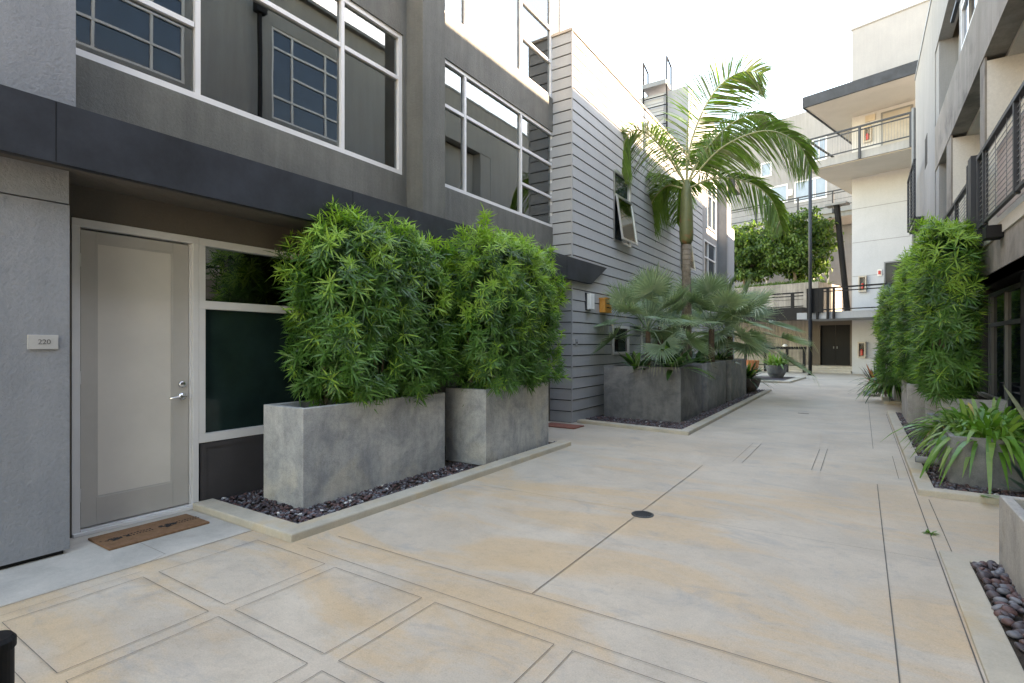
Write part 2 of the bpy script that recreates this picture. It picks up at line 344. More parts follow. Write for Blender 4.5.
def hedge(name, x0, x1, y0, y1, z0, z1, label, group, n_out=1000, n_in=500, L=.12, W=.012, nl=20, sprigs=(), lump=.08, seed=1, taper=.0, tip=.25, skirt=.12, loc=None):
    g = np.random.default_rng(seed)
    c = np.array([(x0 + x1) / 2, (y0 + y1) / 2, (z0 + z1) / 2]); h = np.array([(x1 - x0) / 2, (y1 - y0) / 2, (z1 - z0) / 2])
    root = empty(name, (c[0], c[1], z0), 0, label, 'shrub', group); off = np.array([c[0], c[1], z0])
    d = rand_dirs(n_out * 3, g); d = d[d[:, 2] > -.85][:n_out * 2]
    q = d / np.power(np.power(np.abs(d), 5).sum(1), 1 / 5.)[:, None]      # rounded box
    w = np.power(np.abs(q) * 1., 3)  # area weighting: keep by largest face area
    face = np.argmax(np.abs(q), 1); area = np.array([h[1] * h[2], h[0] * h[2], h[0] * h[1]]); keep = g.random(len(q)) < (area / area.max())[face] * .9 + .1
    q = q[keep][:n_out]
    lum = 1 + lump * (np.sin(q[:, 0] * 5 + q[:, 2] * 7 + seed) + np.sin(q[:, 1] * 9 * max(1, h[1]) + seed * 2.1 + q[:, 2] * 4) + g.normal(0, .6, len(q)))
    P = c + q * h * lum[:, None]
    P[:, :2] = c[:2] + (P[:, :2] - c[:2]) * (1 - taper * ((P[:, 2:3] - z0) / (z1 - z0)))
    nrm = unit(unit(q ** 3 / h) + np.array([0, 0, .30]) + .28 * rand_dirs(len(q), g))
    qi = unit(g.normal(size=(n_in, 3))); qi = qi / np.power(np.power(np.abs(qi), 5).sum(1), 1 / 5.)[:, None] * np.power(g.uniform(.2, .8, (n_in, 1)), .5); Pi = c + qi * h
    Ai = unit(qi + [0, 0, .5] + .5 * rand_dirs(n_in, g))
    sp = []; sa = []
    for (sx, sy, sz, hh) in sprigs:
        for k in range(int(hh / .045)):
            sp.append((sx + g.normal(0, .02), sy + g.normal(0, .02), sz + k * .045)); sa.append((g.normal(0, .25), g.normal(0, .25), 1))
    PP = np.concatenate([P, Pi] + ([np.array(sp)] if sp else [])); AA = np.concatenate([nrm, Ai] + ([unit(np.array(sa))] if sa else []))
    top = (P[:, 2] - z0) / (z1 - z0)
    r = g.random(len(P)); mo = np.where(r < tip * (.15 + 2.2 * top ** 2), 2, np.where(r > .8, 1, 0))  # young tips; more of them toward the top paint it brighter
    mi = np.concatenate([mo, np.ones(n_in, int)] + ([np.full(len(sp), 2)] if sp else []))  # inner whorls take the dark leaf, painting shade between the outer stars
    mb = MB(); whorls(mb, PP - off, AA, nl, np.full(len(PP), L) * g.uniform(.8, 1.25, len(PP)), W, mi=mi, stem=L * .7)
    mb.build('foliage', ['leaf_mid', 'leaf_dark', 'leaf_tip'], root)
    st = MB()
    ks = max(4, int((y1 - y0) / .22))
    for k in range(ks):
        bx, by = g.normal(0, h[0] * .2), -h[1] * .85 + 2 * h[1] * .85 * (k + .5) / ks
        for j in range(3):
            st.tube([(bx, by, -.02), (bx + g.normal(0, .06), by + g.normal(0, .06), h[2] * .7), (bx * .6 + g.uniform(-.4, .4) * h[0], by * .8 + g.uniform(-.1, .1), h[2] * 1.5)], .014, 5, .006)
    st.build('stem', 'bark', root)
    return root

# ------------------------------------------------------------------ ground & paving
def plan(name, mat, polys, z0, z1, kind='structure', bevel=0):
    m = MB()
    for p in polys: m.prism(p, z0, z1)
    return tag(m.build(name, mat, None, bevel), kind=kind)
def rect(x0, x1, y0, y1): return [(x0, y0), (x1, y0), (x1, y1), (x0, y1)]
gm = MB(); gm.add([(-90, -60, 0), (90, -60, 0), (90, 140, 0), (-90, 140, 0)], [(0, 1, 2, 3)])
tag(gm.build('ground', 'ground'), kind='structure')
plan('entrance_apron', 'apron', [rect(-4.98, -3.98, -6, 2.36)], -.1, .004)
# scored joints
jm = MB()
def line(x0, y0, x1, y1, w=.009, z=.006):
    w *= .42
    d = Vector((x1 - x0, y1 - y0)); n = Vector((-d.y, d.x)).normalized() * w / 2
    jm.add([(x0 - n.x, y0 - n.y, z), (x1 - n.x, y1 - n.y, z), (x1 + n.x, y1 + n.y, z), (x0 + n.x, y0 + n.y, z)], [(0, 1, 2, 3)])
def panel(x0, x1, y0, y1, w=.008):
    for a in ((x0, y0, x1, y0), (x1, y0, x1, y1), (x1, y1, x0, y1), (x0, y1, x0, y0)): line(*a, w=w)
for ya, yb in ((-1.38, -.74), (-.64, 0.0), (.12, .76), (.86, 1.51), (1.60, 2.26)):
    for xa, xb in ((-3.74, -2.96), (-2.86, -2.10), (-2.0, -1.24), (-1.14, -.38)):
        panel(xa, xb, ya, yb)
line(-3.96, -3, -3.96, 2.36, .01); line(-3.84, -3, -3.84, 1.54, .005)
line(-4.4, 1.76, -4.02, 1.76, .006); line(-4.02, 1.76, -3.97, 1.64, .006)
line(-3.3, 2.37, .13, 2.355, .007); line(-3.3, 2.64, .13, 2.65, .01)
line(-1.60, 2.65, -1.59, 6.6, .012); line(.135, -3, .14, 6.7, .014); line(.14, 8.95, .15, 17, .012); line(.34, 7.1, .34, 8.5, .012)
line(-3.3, 4.42, .43, 4.55, .006); line(.44, -4, .44, 13.6, .016)
line(-.48, 7.05, -.48, 8.5, .012); line(-.39, 7.05, -.39, 8.6, .012); line(-1.22, 7.0, -1.22, 8.5, .012); line(-1.33, 7.0, -1.33, 8.5, .008)
line(.53, 4.8, .53, 6.3, .012); line(-3.4, 8.2, .4, 8.25, .006); line(-2.2, 12.0, .4, 12.0, .006); line(-2.2, 17.0, .4, 17.0, .008); line(-3, 22.0, .5, 22.0, .01)
jm.box(-1.12, -.92, 12.74, 12.8, .0045, .0065)
jm.f = jm.f; tag(jm.build('paving_joint', 'joint'), kind='structure')

# kerbs
K = .062
plan('kerb', 'kerb', [[(-4.92, 2.37), (-3.49, 2.37), (-3.49, 6.88), (-3.67, 6.88), (-3.67, 2.55), (-4.92, 2.55)]], -.05, K, bevel=.012)
plan('kerb', 'kerb', [[(-4.42, 8.93), (-2.31, 8.68), (-2.35, 18.5), (-2.50, 18.5), (-2.47, 8.86), (-4.42, 9.08)]], -.05, K, bevel=.012)
plan('kerb', 'kerb', [[(1.75, 6.45), (1.75, 6.60), (.60, 6.60), (.60, 13.8), (.46, 13.8), (.46, 6.45)][::-1][::-1]], -.05, .06, bevel=.012)
plan('kerb', 'kerb', [[(.455, -4), (.60, -4), (.60, 4.60), (1.75, 4.60), (1.75, 4.74), (.455, 4.74)]], -.05, .02, bevel=.006)
plan('kerb', 'kerb', [[(1.4, 15.9), (1.4, 16.05), (.62, 16.05), (.62, 21.5), (.46, 21.5), (.46, 15.9)]], -.05, .08, bevel=.012)
plan('kerb', 'kerb', [[(1.4, 23.5), (1.4, 23.65), (.66, 23.65), (.66, 28.5), (.5, 28.5), (.5, 23.5)]], -.05, .08, bevel=.012)
plan('kerb', 'kerb', [[(-4.3, 22.2), (-2.25, 22.6), (-2.0, 26.4), (-4.3, 26.0)]], -.05, .07, bevel=.012)

# gravel
def ico():
    t = (1 + 5 ** .5) / 2
    v = unit(np.array([(-1, t, 0), (1, t, 0), (-1, -t, 0), (1, -t, 0), (0, -1, t), (0, 1, t), (0, -1, -t), (0, 1, -t), (t, 0, -1), (t, 0, 1), (-t, 0, -1), (-t, 0, 1)], float))
    f = np.array([(0, 11, 5), (0, 5, 1), (0, 1, 7), (0, 7, 10), (0, 10, 11), (1, 5, 9), (5, 11, 4), (11, 10, 2), (10, 7, 6), (7, 1, 8), (3, 9, 4), (3, 4, 2), (3, 2, 6), (3, 6, 8), (3, 8, 9), (4, 9, 5), (2, 4, 11), (6, 2, 10), (8, 6, 7), (9, 8, 1)])
    # one subdivision for rounder stones
    vs = v.tolist(); cache = {}; nf = []
    def mid(a, b):
        k = (min(a, b), max(a, b))
        if k not in cache:
            m = (np.array(vs[a]) + np.array(vs[b])); m = m / np.linalg.norm(m); vs.append(m.tolist()); cache[k] = len(vs) - 1
        return cache[k]
    for a, b, c in f.tolist():
        ab, bc, ca = mid(a, b), mid(b, c), mid(c, a); nf += [(a, ab, ca), (b, bc, ab), (c, ca, bc), (ab, bc, ca)]
    return v, f, np.array(vs), np.array(nf)
V1, F1, V2, F2 = ico()
def gravel(areas, size, label, name='gravel', dens=1.0, z=.02, fine=False, seed=3, white=.012):
    g = np.random.default_rng(seed); P = []
    for (x0, x1, y0, y1) in areas:
        n = int((x1 - x0) * (y1 - y0) / (size * size) * 1.25 * dens)
        P.append(np.column_stack([g.uniform(x0, x1, n), g.uniform(y0, y1, n), z + g.uniform(0, size * .55, n)]))
    P = np.concatenate(P); n = len(P); V, F = (V2, F2) if fine else (V1, F1)
    sc = size * g.uniform(.42, .72, (n, 1, 1)) * np.stack([g.uniform(.8, 1.25, n), g.uniform(.7, 1.1, n), g.uniform(.45, .7, n)], 1)[:, None, :]
    a = g.uniform(0, 6.28, n); ca, sa = np.cos(a), np.sin(a)
    W = V[None] * sc
    tl = g.normal(0, .25, (n, 1))
    W[..., 2] += W[..., 0] * tl
    X = W[..., 0] * ca[:, None] - W[..., 1] * sa[:, None]; Y = W[..., 0] * sa[:, None] + W[..., 1] * ca[:, None]
    W = np.stack([X, Y, W[..., 2]], -1) + P[:, None]
    FF = (F[None] + (np.arange(n) * len(V))[:, None, None]).reshape(-1, 3)
    r = g.random(n); mi = np.where(r < .5, 0, np.where(r < .8, 1, 2)); mi = np.where(g.random(n) < white, 3, mi)
    mb = MB(); mb.np(W.reshape(-1, 3), FF, np.repeat(mi, len(F)))
    return tag(mb.build(name, ['stone_a', 'stone_b', 'stone_c', 'stone_w'], smooth=True), label, 'gravel', kind='stuff')
plan('gravel_bed', 'soil', [rect(-4.94, -3.63, 2.52, 6.9), rect(-4.45, -2.46, 9.05, 18.5), rect(.6, 1.75, 6.6, 13.8), rect(.6, 1.75, -4, 4.6), rect(.62, 1.4, 16.05, 21.5), rect(.66, 1.4, 23.6, 28.5)], -.02, .012)
gravel([(-4.92, -3.66, 2.54, 2.86), (-4.04, -3.66, 2.8, 4.75), (-4.1, -3.66, 4.7, 5.0), (-3.74, -3.66, 4.9, 6.86), (-4.92, -4.62, 2.8, 4.0)], .032, 'purple and grey pebbles around the two left hedge planters', fine=False, white=.02)
gravel([(-4.42, -2.5, 9.1, 9.8), (-2.75, -2.5, 9.0, 18.4)], .036, 'dark pebbles around the palm planters', seed=4)
gravel([(.62, .78, 6.62, 13.7), (.62, 1.7, 6.62, 7.02)], .034, 'dark red pebbles beside the right agapanthus planter', seed=5)
gravel([(.615, .80, 1.6, 4.58)], .048, 'large rounded dark pebbles by the near right planter', seed=6, fine=True, white=0, dens=1.3)

# ------------------------------------------------------------------ LEFT stucco townhouse
XW, XF, XG = -4.90, -4.40, -4.96
A = empty('stucco_townhouse', (-5, 4, 0), 0, 'dark grey stucco townhouse with white framed windows and a slate overhang, behind the clipped hedges', 'building')
A.location = (0, 0, 0)
W1 = (1.44, 4.93, 3.62, 5.42); W2 = (5.62, 8.94, 3.68, 5.50); W3 = (5.62, 8.90, 6.13, 8.30); W1b = (1.44, 4.93, 6.13, 8.3)
m = wallx(MB(), -5.15, XW, 1.44, 9.28, 3.02, 9.6, [W1, W2, W3, W1b]); m.build('wall', 'stucco_olive', A)
m = MB(); m.box(-9.5, -4.60, -6, 1.44, 3.02, 9.6); m.build('corner_wall', 'stucco_blue', A)
m = MB(); m.box(-4.90, -4.62, 4.99, 5.42, 3.02, 9.6); m.build('pilaster', 'stucco_olive', A)
m = MB(); m.box(-9.5, -9.3, 1.44, 9.28, 0, 9.6); m.box(-9.3, -4.95, 9.0, 9.2, 0, 9.4); m.box(-9.5, -4.7, -6, 9.3, 9.6, 9.75)
m.box(-9.3, -5.15, 1.44, 9.0, 5.75, 5.85); m.box(-9.3, -5.15, 1.44, 9.0, 3.30, 3.4); m.build('floor_slab', 'interior', A)
m = MB(); m.box(-9.3, -5.15, 5.1, 5.2, 3.4, 9.5); m.box(-7.6, -7.5, 1.44, 5.1, 3.4, 5.75); m.build('interior_partition', 'interior', A)
m = MB(); m.box(-5.0, XW + .03, 9.13, 9.30, 6.0, 9.6); m.build('corner_trim', 'stucco_white', A)
# ground-level pillar & recess
m = MB(); m.box(-5.5, -4.6, -6, 1.405, .035, 2.42); m.box(-5.5, -4.603, -6, 1.402, 2.43, 2.658); m.build('pillar', 'stucco_blue', A)
B('plinth', 'black', A, -5.5, -4.63, -6, 1.38, 0, .035)
m = MB(); m.box(-5.2, XG, 1.44, 2.44, 2.41, 2.66); m.box(-5.2, XG, 2.44, 5.2, 2.41, 2.66); m.box(-5.2, XG, 5.2, 7.4, 0, 2.66); m.box(-5.2, XG, 8.75, 9.0, 0, 2.66)
m.box(-5.2, XG, 7.4, 8.75, 2.41, 2.66); m.build('entrance_wall', 'soffit', A)
B('entrance_column', 'planter_pale', A, -4.96, -4.66, 7.2, 7.42, 0, 2.66)
B('soffit', 'soffit', A, -5.2, -4.475, -6, 8.86, 2.66, 2.72)
m = MB(); m.box(-4.89, XF - .03, -6, 8.87, 3.046, 3.056); m.box(-4.48, XF - .03, 8.87, 10.1, 3.046, 3.056); m.build('shadow_gap_strip', 'black', A)  # black strips painting the shadow gap between wall and fascia
# steel fascia, cut on a slant at its far end
m = MB(); pr = [(-6, 2.645), (9.55, 2.645), (10.3, 3.045), (-6, 3.045)]
def yz_prism(mb, pts, x0, x1, mi=0):
    n = len(pts); return mb.add([(x0, y, z) for y, z in pts] + [(x1, y, z) for y, z in pts], [tuple(range(n))[::-1], tuple(range(n, 2 * n))] + [(i, (i + 1) % n, n + (i + 1) % n, n + i) for i in range(n)], mi)
yz_prism(m, pr, XF - .06, XF); m.box(-4.47, XF - .06, -6, 9.5, 2.645, 2.655); m.box(-5.0, XF - .06, -6, 8.86, 2.98, 3.015); m.box(-4.48, XF - .06, 8.86, 10.2, 2.98, 3.0)
m.build('fascia', 'fascia', A)
for y in (1.27, 3.7, 6.1, 8.5): B('fascia_seam', 'black', A, XF, XF + .0015, y, y + .005, 2.65, 3.04)
m = MB(); m.box(-9.3, -4.955, 1.44, 1.54, 0, 2.41); m.build('door_jamb_wall', 'soffit', A)
# windows
windowx(A, XW - .02, *W1, vb=(2.42, 4.0), hb=((1.49, 2.39, 4.28), (2.45, 3.97, 4.85), (4.03, 4.88, 4.85)), fw=.06)
windowx(A, XW - .02, *W2, vb=(6.24, 7.8), hb=((5.67, 6.21, 4.85), (6.27, 7.77, 4.86), (7.83, 8.89, 4.88), (7.83, 8.89, 4.26)), fw=.055)
windowx(A, XW - .02, *W3, vb=(6.26, 7.8), hb=((7.83, 8.85, 6.82), (7.83, 8.85, 7.45)), fw=.055)
windowx(A, XW - .02, *W1b, vb=(2.42, 4.0), hb=(), fw=.055)
# door + sidelight
def front_door(parent, y0, y1, x, mirror=False):
    fr = MB(); fr.box(x - .12, x + .012, y0, y0 + .05, .012, 2.405); fr.box(x - .12, x + .012, y1 - .05, y1, .012, 2.405); fr.box(x - .12, x + .014, y0, y1, 2.35, 2.41)
    fr.box(x - .10, x - .02, y0 + .05, y0 + .062, .03, 2.34); fr.box(x - .10, x - .02, y1 - .062, y1 - .05, .03, 2.34)
    fo = fr.build('door_frame', 'white_frame' if not mirror else 'white_frame', parent, .003)
    d = MB(); xa, xb = x - .075, x - .03; a, b = y0 + .066, y1 - .066
    d.box(xa, xb, a, a + .10, .045, 2.335); d.box(xa, xb, b - .13, b, .045, 2.335); d.box(xa, xb - .001, a + .10, b - .13, .045, .26); d.box(xa, xb - .001, a + .10, b - .13, 2.25, 2.335)
    do = d.build('door', 'door_paint', parent, .003)
    g = MB(); g.box(xa + .02, xb - .012, a + .10, b - .13, .26, 2.25); g.build('glass_panel', 'door_glass', do)
    t = MB(); t.box(xa + .01, xb - .004, a + .10, a + .112, .26, 2.25); t.box(xa + .01, xb - .004, b - .142, b - .13, .26, 2.25); t.box(xa + .01, xb - .005, a + .112, b - .142, .26, .272); t.box(xa + .01, xb - .005, a + .112, b - .142, 2.238, 2.25)
    t.build('glazing_bead', 'door_paint', do)
    for z in (.3, 1.2, 2.1): MB().tube([(xb + .008, y0 + .06, z - .05), (xb + .008, y0 + .06, z + .05)], .008, 8).build('hinge', 'alu', do)
    yh = b - .055
    h = MB(); h.tube([(xb, yh, 1.0), (xb + .012, yh, 1.0)], .032, 20); h.tube([(xb + .01, yh, 1.0), (xb + .055, yh, 1.0)], .011, 12)
    h.tube([(xb + .052, yh + .01, 1.0), (xb + .056, yh - .05, .998), (xb + .052, yh - .125, .992)], .0095, 12); h.build('handle', 'chrome', do, smooth=True)
    h = MB(); h.tube([(xb, yh, 1.105), (xb + .014, yh, 1.105), (xb + .02, yh, 1.105)], [.032, .03, .02], 20); h.build('deadbolt', 'chrome', do, smooth=True)
    th = MB(); th.box(x - .12, x + .045, y0, y1, .0045, .03); th.box(x - .02, x + .02, y0 + .05, y1 - .05, .03, .042); th.build('threshold', 'white_frame', parent, .003)
front_door(A, 1.525, 2.44, XG)
front_door(A, 7.5, 8.4, XG, True)
m = MB(); x = XG + .01
for ya, yb, za, zb in ((2.441, 4.6, 2.345, 2.41), (2.441, 4.6, 1.775, 1.85), (2.441, 4.6, .57, .65), (2.441, 2.50, .65, 1.775), (2.441, 2.50, 1.85, 2.345), (4.54, 4.6, .65, 1.775), (4.54, 4.6, 1.85, 2.345)):
    m.box(x - .1, x, ya, yb, za, zb)
sl = m.build('sidelight_frame', 'white_frame', A, .003)
B('pane', 'glass', sl, x - .06, x - .054, 2.5, 4.54, 1.85, 2.345)
B('frosted_pane', 'green_panel', sl, x - .06, x - .05, 2.5, 4.54, .65, 1.775)
m = MB(); m.box(x - .09, x - .01, 2.46, 4.6, .02, .57); o = m.build('kick_panel', 'dark_panel', A, .004)
m = MB(); m.box(x - .012, x - .002, 2.47, 2.51, .03, .56); m.box(x - .012, x - .002, 2.51, 4.59, .52, .56); m.build('panel_trim', 'dark_panel', A)
B('room_wall', 'interior_dark', A, -7.6, -7.5, 1.5, 5, 0, 2.6)
o = B('side_wall', 'entrance' and 'soffit', A, -5.2, XG, 4.6, 5.2, 0, 2.41)

# things on / by that house
t = empty('unit_sign', (-4.6, 1.26, 1.47), 0, 'small silver plate reading 220 on the blue grey stucco pillar', 'sign')
B('plate', 'sign', t, -.002, .012, -.08, .08, -.048, .048, bevel=.002)
def text(name, s, size, mat, parent, loc, rot, ext=.001):
    cu = bpy.data.curves.new(name, 'FONT'); cu.body = s; cu.size = size; cu.align_x = 'CENTER'; cu.align_y = 'CENTER'; cu.extrude = ext
    o = bpy.data.objects.new(name, cu); COL.objects.link(o)
    dg = bpy.context.evaluated_depsgraph_get(); me = bpy.data.meshes.new_from_object(o.evaluated_get(dg)); bpy.data.objects.remove(o)
    o = bpy.data.objects.new(name, me); COL.objects.link(o); me.materials.clear(); me.materials.append(MAT[mat])
    o.parent = parent; o.location = loc; o.rotation_euler = rot; return o
text('numerals', '220', .046, 'sign_ink', t, (.0135, .005, 0), (R(90), 0, R(90)))
# doormat
t = empty('doormat', (-4.60, 1.915, .004), 0, 'narrow tan coir doormat with black print in front of the frosted door', 'doormat')
B('mat', 'coir', t, -.19, .19, -.345, .345, 0, .016, bevel=.004)
m = MB(); g = random.Random(5)
for cy in (-.2, .14):
    m = MB()
    for k in range(26):
        a, b = g.gauss(.0, .016), g.gauss(-.03, .03); r = g.uniform(.004, .011); m.box(a - r, a + r, cy + b - r * 1.3, cy + b + r * 1.3, .0165, .0175 + g.random() * .0008)
    for rr in (-.028, .012):
        for k in range(8):
            y = cy + .05 + k * .021; m.box(rr - .003 - .006 * (k % 2), rr + .007, y, y + .011, .0165, .0178)
    m.build('print', 'mat_print', t)

o = B('doormat', 'red_mat', None, -4.78, -4.12, 8.22, 8.62, .004, .02); tag(o, 'brick red doormat at the foot of the grey siding corner', 'doormat')
o = B('storage_cabinet', 'teal_box', None, -6.2, -5.5, 2.75, 3.15, 3.4, 4.25); tag(o, 'pale teal cabinet seen behind the glass of the long upstairs window', 'cabinet')
# pull-down lamp rod / roller shade tube visible inside window not built

# ------------------------------------------------------------------ LEFT siding townhouse
Bd = empty('siding_townhouse', (0, 0, 0), 0, 'pale grey lap siding townhouse with open awning windows, behind the palms', 'building')
XS, Y0S, Y1S, ZT = -4.49, 8.88, 18.6, 7.30
sid_holes = [(10.86, 11.92, 3.70, 5.30), (10.80, 11.80, 1.22, 1.90), (16.0, 17.05, 3.70, 5.30)]
m = wallx(MB(), -4.7, XS - .02, Y0S + .03, Y1S, 0, ZT, sid_holes); m.box(-9, -4.7, Y0S + .03, 9.1, 0, ZT); m.box(-9, -8.8, 9.1, Y1S, 0, ZT); m.box(-8.8, -4.7, 9.1, Y1S, ZT - .2, ZT - .05)
m.build('wall', 'siding_gap', Bd)
m = MB(); st = .2085; g = random.Random(3)
def board_x(mb, y0, y1, z, x):     # lap board on the long face
    zt = min(z + st - .017, ZT); mb.add([(x - .02, y0, z), (x + .004, y0, z), (x + .004, y1, z), (x - .02, y1, z), (x - .02, y0, zt), (x - .008, y0, zt), (x - .008, y1, zt), (x - .02, y1, zt)],
        [(3, 2, 1, 0), (4, 5, 6, 7), (0, 1, 5, 4), (1, 2, 6, 5), (2, 3, 7, 6), (3, 0, 4, 7)])
k = 0; z = .01
while z < ZT - .02:
    zc = z + st / 2
    ys = [(Y0S + .015, Y1S)]
    for h in sid_holes:
        if h[2] - .02 < zc < h[3] + .02:
            ys = [q for a, b in ys for q in (((a, h[0]), (h[1], b)) if a < h[0] < b else ((a, b),))]
    for a, b in ys: board_x(m, a, b, z, XS)
    zt = min(z + st - .017, ZT)
    m.add([(-5.02, Y0S + .02, z), (XS - .005, Y0S + .02, z), (XS - .005, Y0S - .004, z), (-5.02, Y0S - .004, z), (-5.02, Y0S + .02, zt), (XS - .005, Y0S + .02, zt), (XS - .005, Y0S + .008, zt), (-5.02, Y0S + .008, zt)],
          [(0, 1, 2, 3), (7, 6, 5, 4), (4, 5, 1, 0), (5, 6, 2, 1), (6, 7, 3, 2), (7, 4, 0, 3)])
    z += st
m.build('siding', 'siding', Bd)
B('corner_bead', 'siding', Bd, XS - .02, XS + .006, Y0S - .006, Y0S + .016, 0, ZT)
m = MB(); m.box(-5.02, XS + .02, Y0S - .02, Y0S + .13, ZT, ZT + .05); m.box(XS - .14, XS + .02, Y0S + .13, 16.8, ZT, ZT + .05); m.build('coping', 'coping', Bd)
def awning(parent, x, y0, y1, z0, z1, split, ang, fm='alu', deep=True):
    f = windowx(parent, x + .01, y0, y1, z0, z1, hb=((y0 + .04, y1 - .04, split),), fw=.045, gmat='dark_glass', fmat=fm)
    s = MB(); H = split - z0 - .03; w = .045
    def pt(y, h, t):  # h measured down from the hinge, t thickness outwards
        return (x + .02 + math.sin(ang) * h + math.cos(ang) * t, y, split - .02 - math.cos(ang) * h + math.sin(ang) * t)
    def bar(ya, yb, ha, hb):
        s.add([pt(ya, ha, 0), pt(yb, ha, 0), pt(yb, hb, 0), pt(ya, hb, 0), pt(ya, ha, .035), pt(yb, ha, .035), pt(yb, hb, .035), pt(ya, hb, .035)], [(0, 1, 2, 3), (7, 6, 5, 4), (0, 4, 5, 1), (1, 5, 6, 2), (2, 6, 7, 3), (3, 7, 4, 0)])
    a, b = y0 + .05, y1 - .05
    bar(a, a + w, 0, H); bar(b - w, b, 0, H); bar(a + w, b - w, 0, w); bar(a + w, b - w, H - w, H)
    so = s.build('sash', fm, f)
    g = MB(); ha, hb = w, H - w; g.add([pt(a + w, ha, .012), pt(b - w, ha, .012), pt(b - w, hb, .012), pt(a + w, hb, .012), pt(a + w, ha, .02), pt(b - w, ha, .02), pt(b - w, hb, .02), pt(a + w, hb, .02)], [(0, 1, 2, 3), (7, 6, 5, 4), (0, 4, 5, 1), (1, 5, 6, 2), (2, 6, 7, 3), (3, 7, 4, 0)])
    g.build('sash_pane', 'glass', f)
awning(Bd, XS, 10.88, 11.90, 3.72, 5.28, 4.75, R(8))
awning(Bd, XS, 16.02, 17.03, 3.72, 5.28, 4.75, R(8))
windowx(Bd, XS + .015, 10.82, 11.78, 1.24, 1.88, fw=.06, gmat='dark_glass')
windowx(Bd, XS + .02, 12.6, 13.4, 1.24, 1.88, fw=.06, gmat='dark_glass')
t = empty('wall_lamp', (XS, 9.55, 2.30), 0, 'white rectangular wall lamp with dark backplate on grey siding', 'wall lamp')
B('backplate', 'steel_dark', t, -.01, .02, -.11, .11, -.17, .17); B('diffuser', 'lamp_white', t, .02, .10, -.075, .11, -.155, .155, bevel=.008)
t = empty('nest_box', (XS, 10.30, 2.27), 0, 'orange slatted wooden box hanging on the siding next to the white lamp', 'box')
B('box', 'orange', t, .0, .13, -.19, .14, -.15, .12); B('lid', 'orange', t, -.005, .17, -.21, .16, .12, .145); B('slot', 'mat_print', t, .13, .134, -.12, .08, .02, .045)
B('slot', 'mat_print', t, .13, .134, -.12, .08, -.06, -.04)
t = empty('intercom', (XS, 9.05, 1.50), 0, 'tiny grey button plate on siding below the white lamp', 'intercom')
B('plate', 'pipe', t, 0, .015, -.04, .04, -.06, .06, bevel=.003); B('button', 'dark_panel', t, .015, .02, -.015, .015, -.02, .01)

# rooftop volume with ladder
C_ = empty('stucco_rooftop_house', (0, 0, 0), 0, 'tall white townhouse beyond the siding one with a projecting fin wall, behind the king palm', 'building')
m = MB(); wallx(m, -4.8, -4.47, 16.8, 20.9, 7.42, 9.5, []); m.box(-8.5, -4.8, 16.82, 20.9, ZT, 9.5); m.build('upper_wall', 'stucco_light', C_)
m = MB(); z = 7.3
while z < 9.4:
    m.box(-8.4, -5.25, 16.785, 16.82, z, z + .255); z += .27
m.build('siding', 'siding', C_)
wallx(MB(), -4.8, -4.5, 18.62, 20.9, 0, 7.42, [(19.2, 20.5, 5.55, 7.3), (18.9, 20.6, 3.4, 5.1)]).build('wall', 'stucco_grey', C_)
windowx(C_, -4.46, 19.2, 20.5, 5.55, 7.3, vb=(19.85,), hb=((19.25, 20.45, 6.7),), gmat='dark_glass')
windowx(C_, -4.5, 18.9, 20.6, 3.4, 5.1, vb=(19.5,), hb=((18.95, 20.55, 4.5),), gmat='dark_glass')
B('fin', 'steel_mid', C_, -4.8, -4.17, 20.9, 21.1, 0, 7.5)
wallx(MB(), -4.8, -4.17, 21.12, 22.3, 0, 5.95, []).build('bay_wall', 'stucco_light', C_)
windowx(C_, -4.3, 21.15, 22.3, 5.95, 7.3, vb=(21.8,), gmat='blue_blind')
B('balcony_front', 'steel_dark', C_, -4.2, -3.95, 21.3, 22.4, 7.35, 7.9)
B('roof', 'stucco_light', C_, -8.5, -4.3, 20.9, 22.3, 7.3, 7.5)
t = empty('roof_ladder', (-5.5, 16.7, 7.3), 0, 'thin dark roof ladder with hooped handrails against the pale siding box', 'ladder')
for xx in (-.38, .38):
    m = MB(); m.tube([(xx, 0, .9), (xx, -.0, 3.25), (xx, .45, 3.1), (xx, .45, 2.3)], .028, 6); m.tube([(xx, 0, 0), (xx, 0, .9)], .028, 6); m.build('stringer', 'black', t)
for k in range(7):
    MB().tube([(-.38, 0, .25 + k * .3), (.38, 0, .25 + k * .3)], .016, 6).build('rung', 'black', t)
B('landing_plate', 'steel_mid', t, -.38, .38, -.12, .5, 2.36, 2.5)

# ------------------------------------------------------------------ RIGHT apartment building
Rt = empty('apartment_building', (0, 0, 0), 0, 'weathered taupe apartment block with recessed balconies and dark railings on the right', 'building')
XR = 1.45; ZR = 9.9
m = MB(); m.box(XR, XR + .25, -6, 15.9, 5.52, 6.55)
for ya, yb in ((9.95, 10.3), (6.2, 6.55), (2.6, 2.95), (-1.2, -.85), (13.3, 13.95)): m.box(XR + .01, XR + .035, ya, yb, 2.99, 5.52)
m.box(XR + .02, XR + .25, -6, 15.9, 2.4, 2.84); m.build('band_wall', 'stucco_taupe', Rt)
B('balcony_edge', 'stucco_cream', Rt, XR + .0, XR + .3, -6, 15.9, 2.84, 2.99)
m = MB(); m.box(XR, XR + .5, 15.9, 21.3, 0, ZR)
m.box(XR, XR + .25, 13.2, 15.9, 8.3, ZR); m.box(XR + .02, XR + .4, 15.3, 15.9, 0, 8.3); m.box(XR + .35, XR + .5, 12.9, 15.9, 6.55, 8.3); m.build('end_wall', 'stucco_grey', Rt)
B('slit_window', 'black', Rt, XR - .004, XR + .02, 17.6, 18.2, 6.2, 7.0)
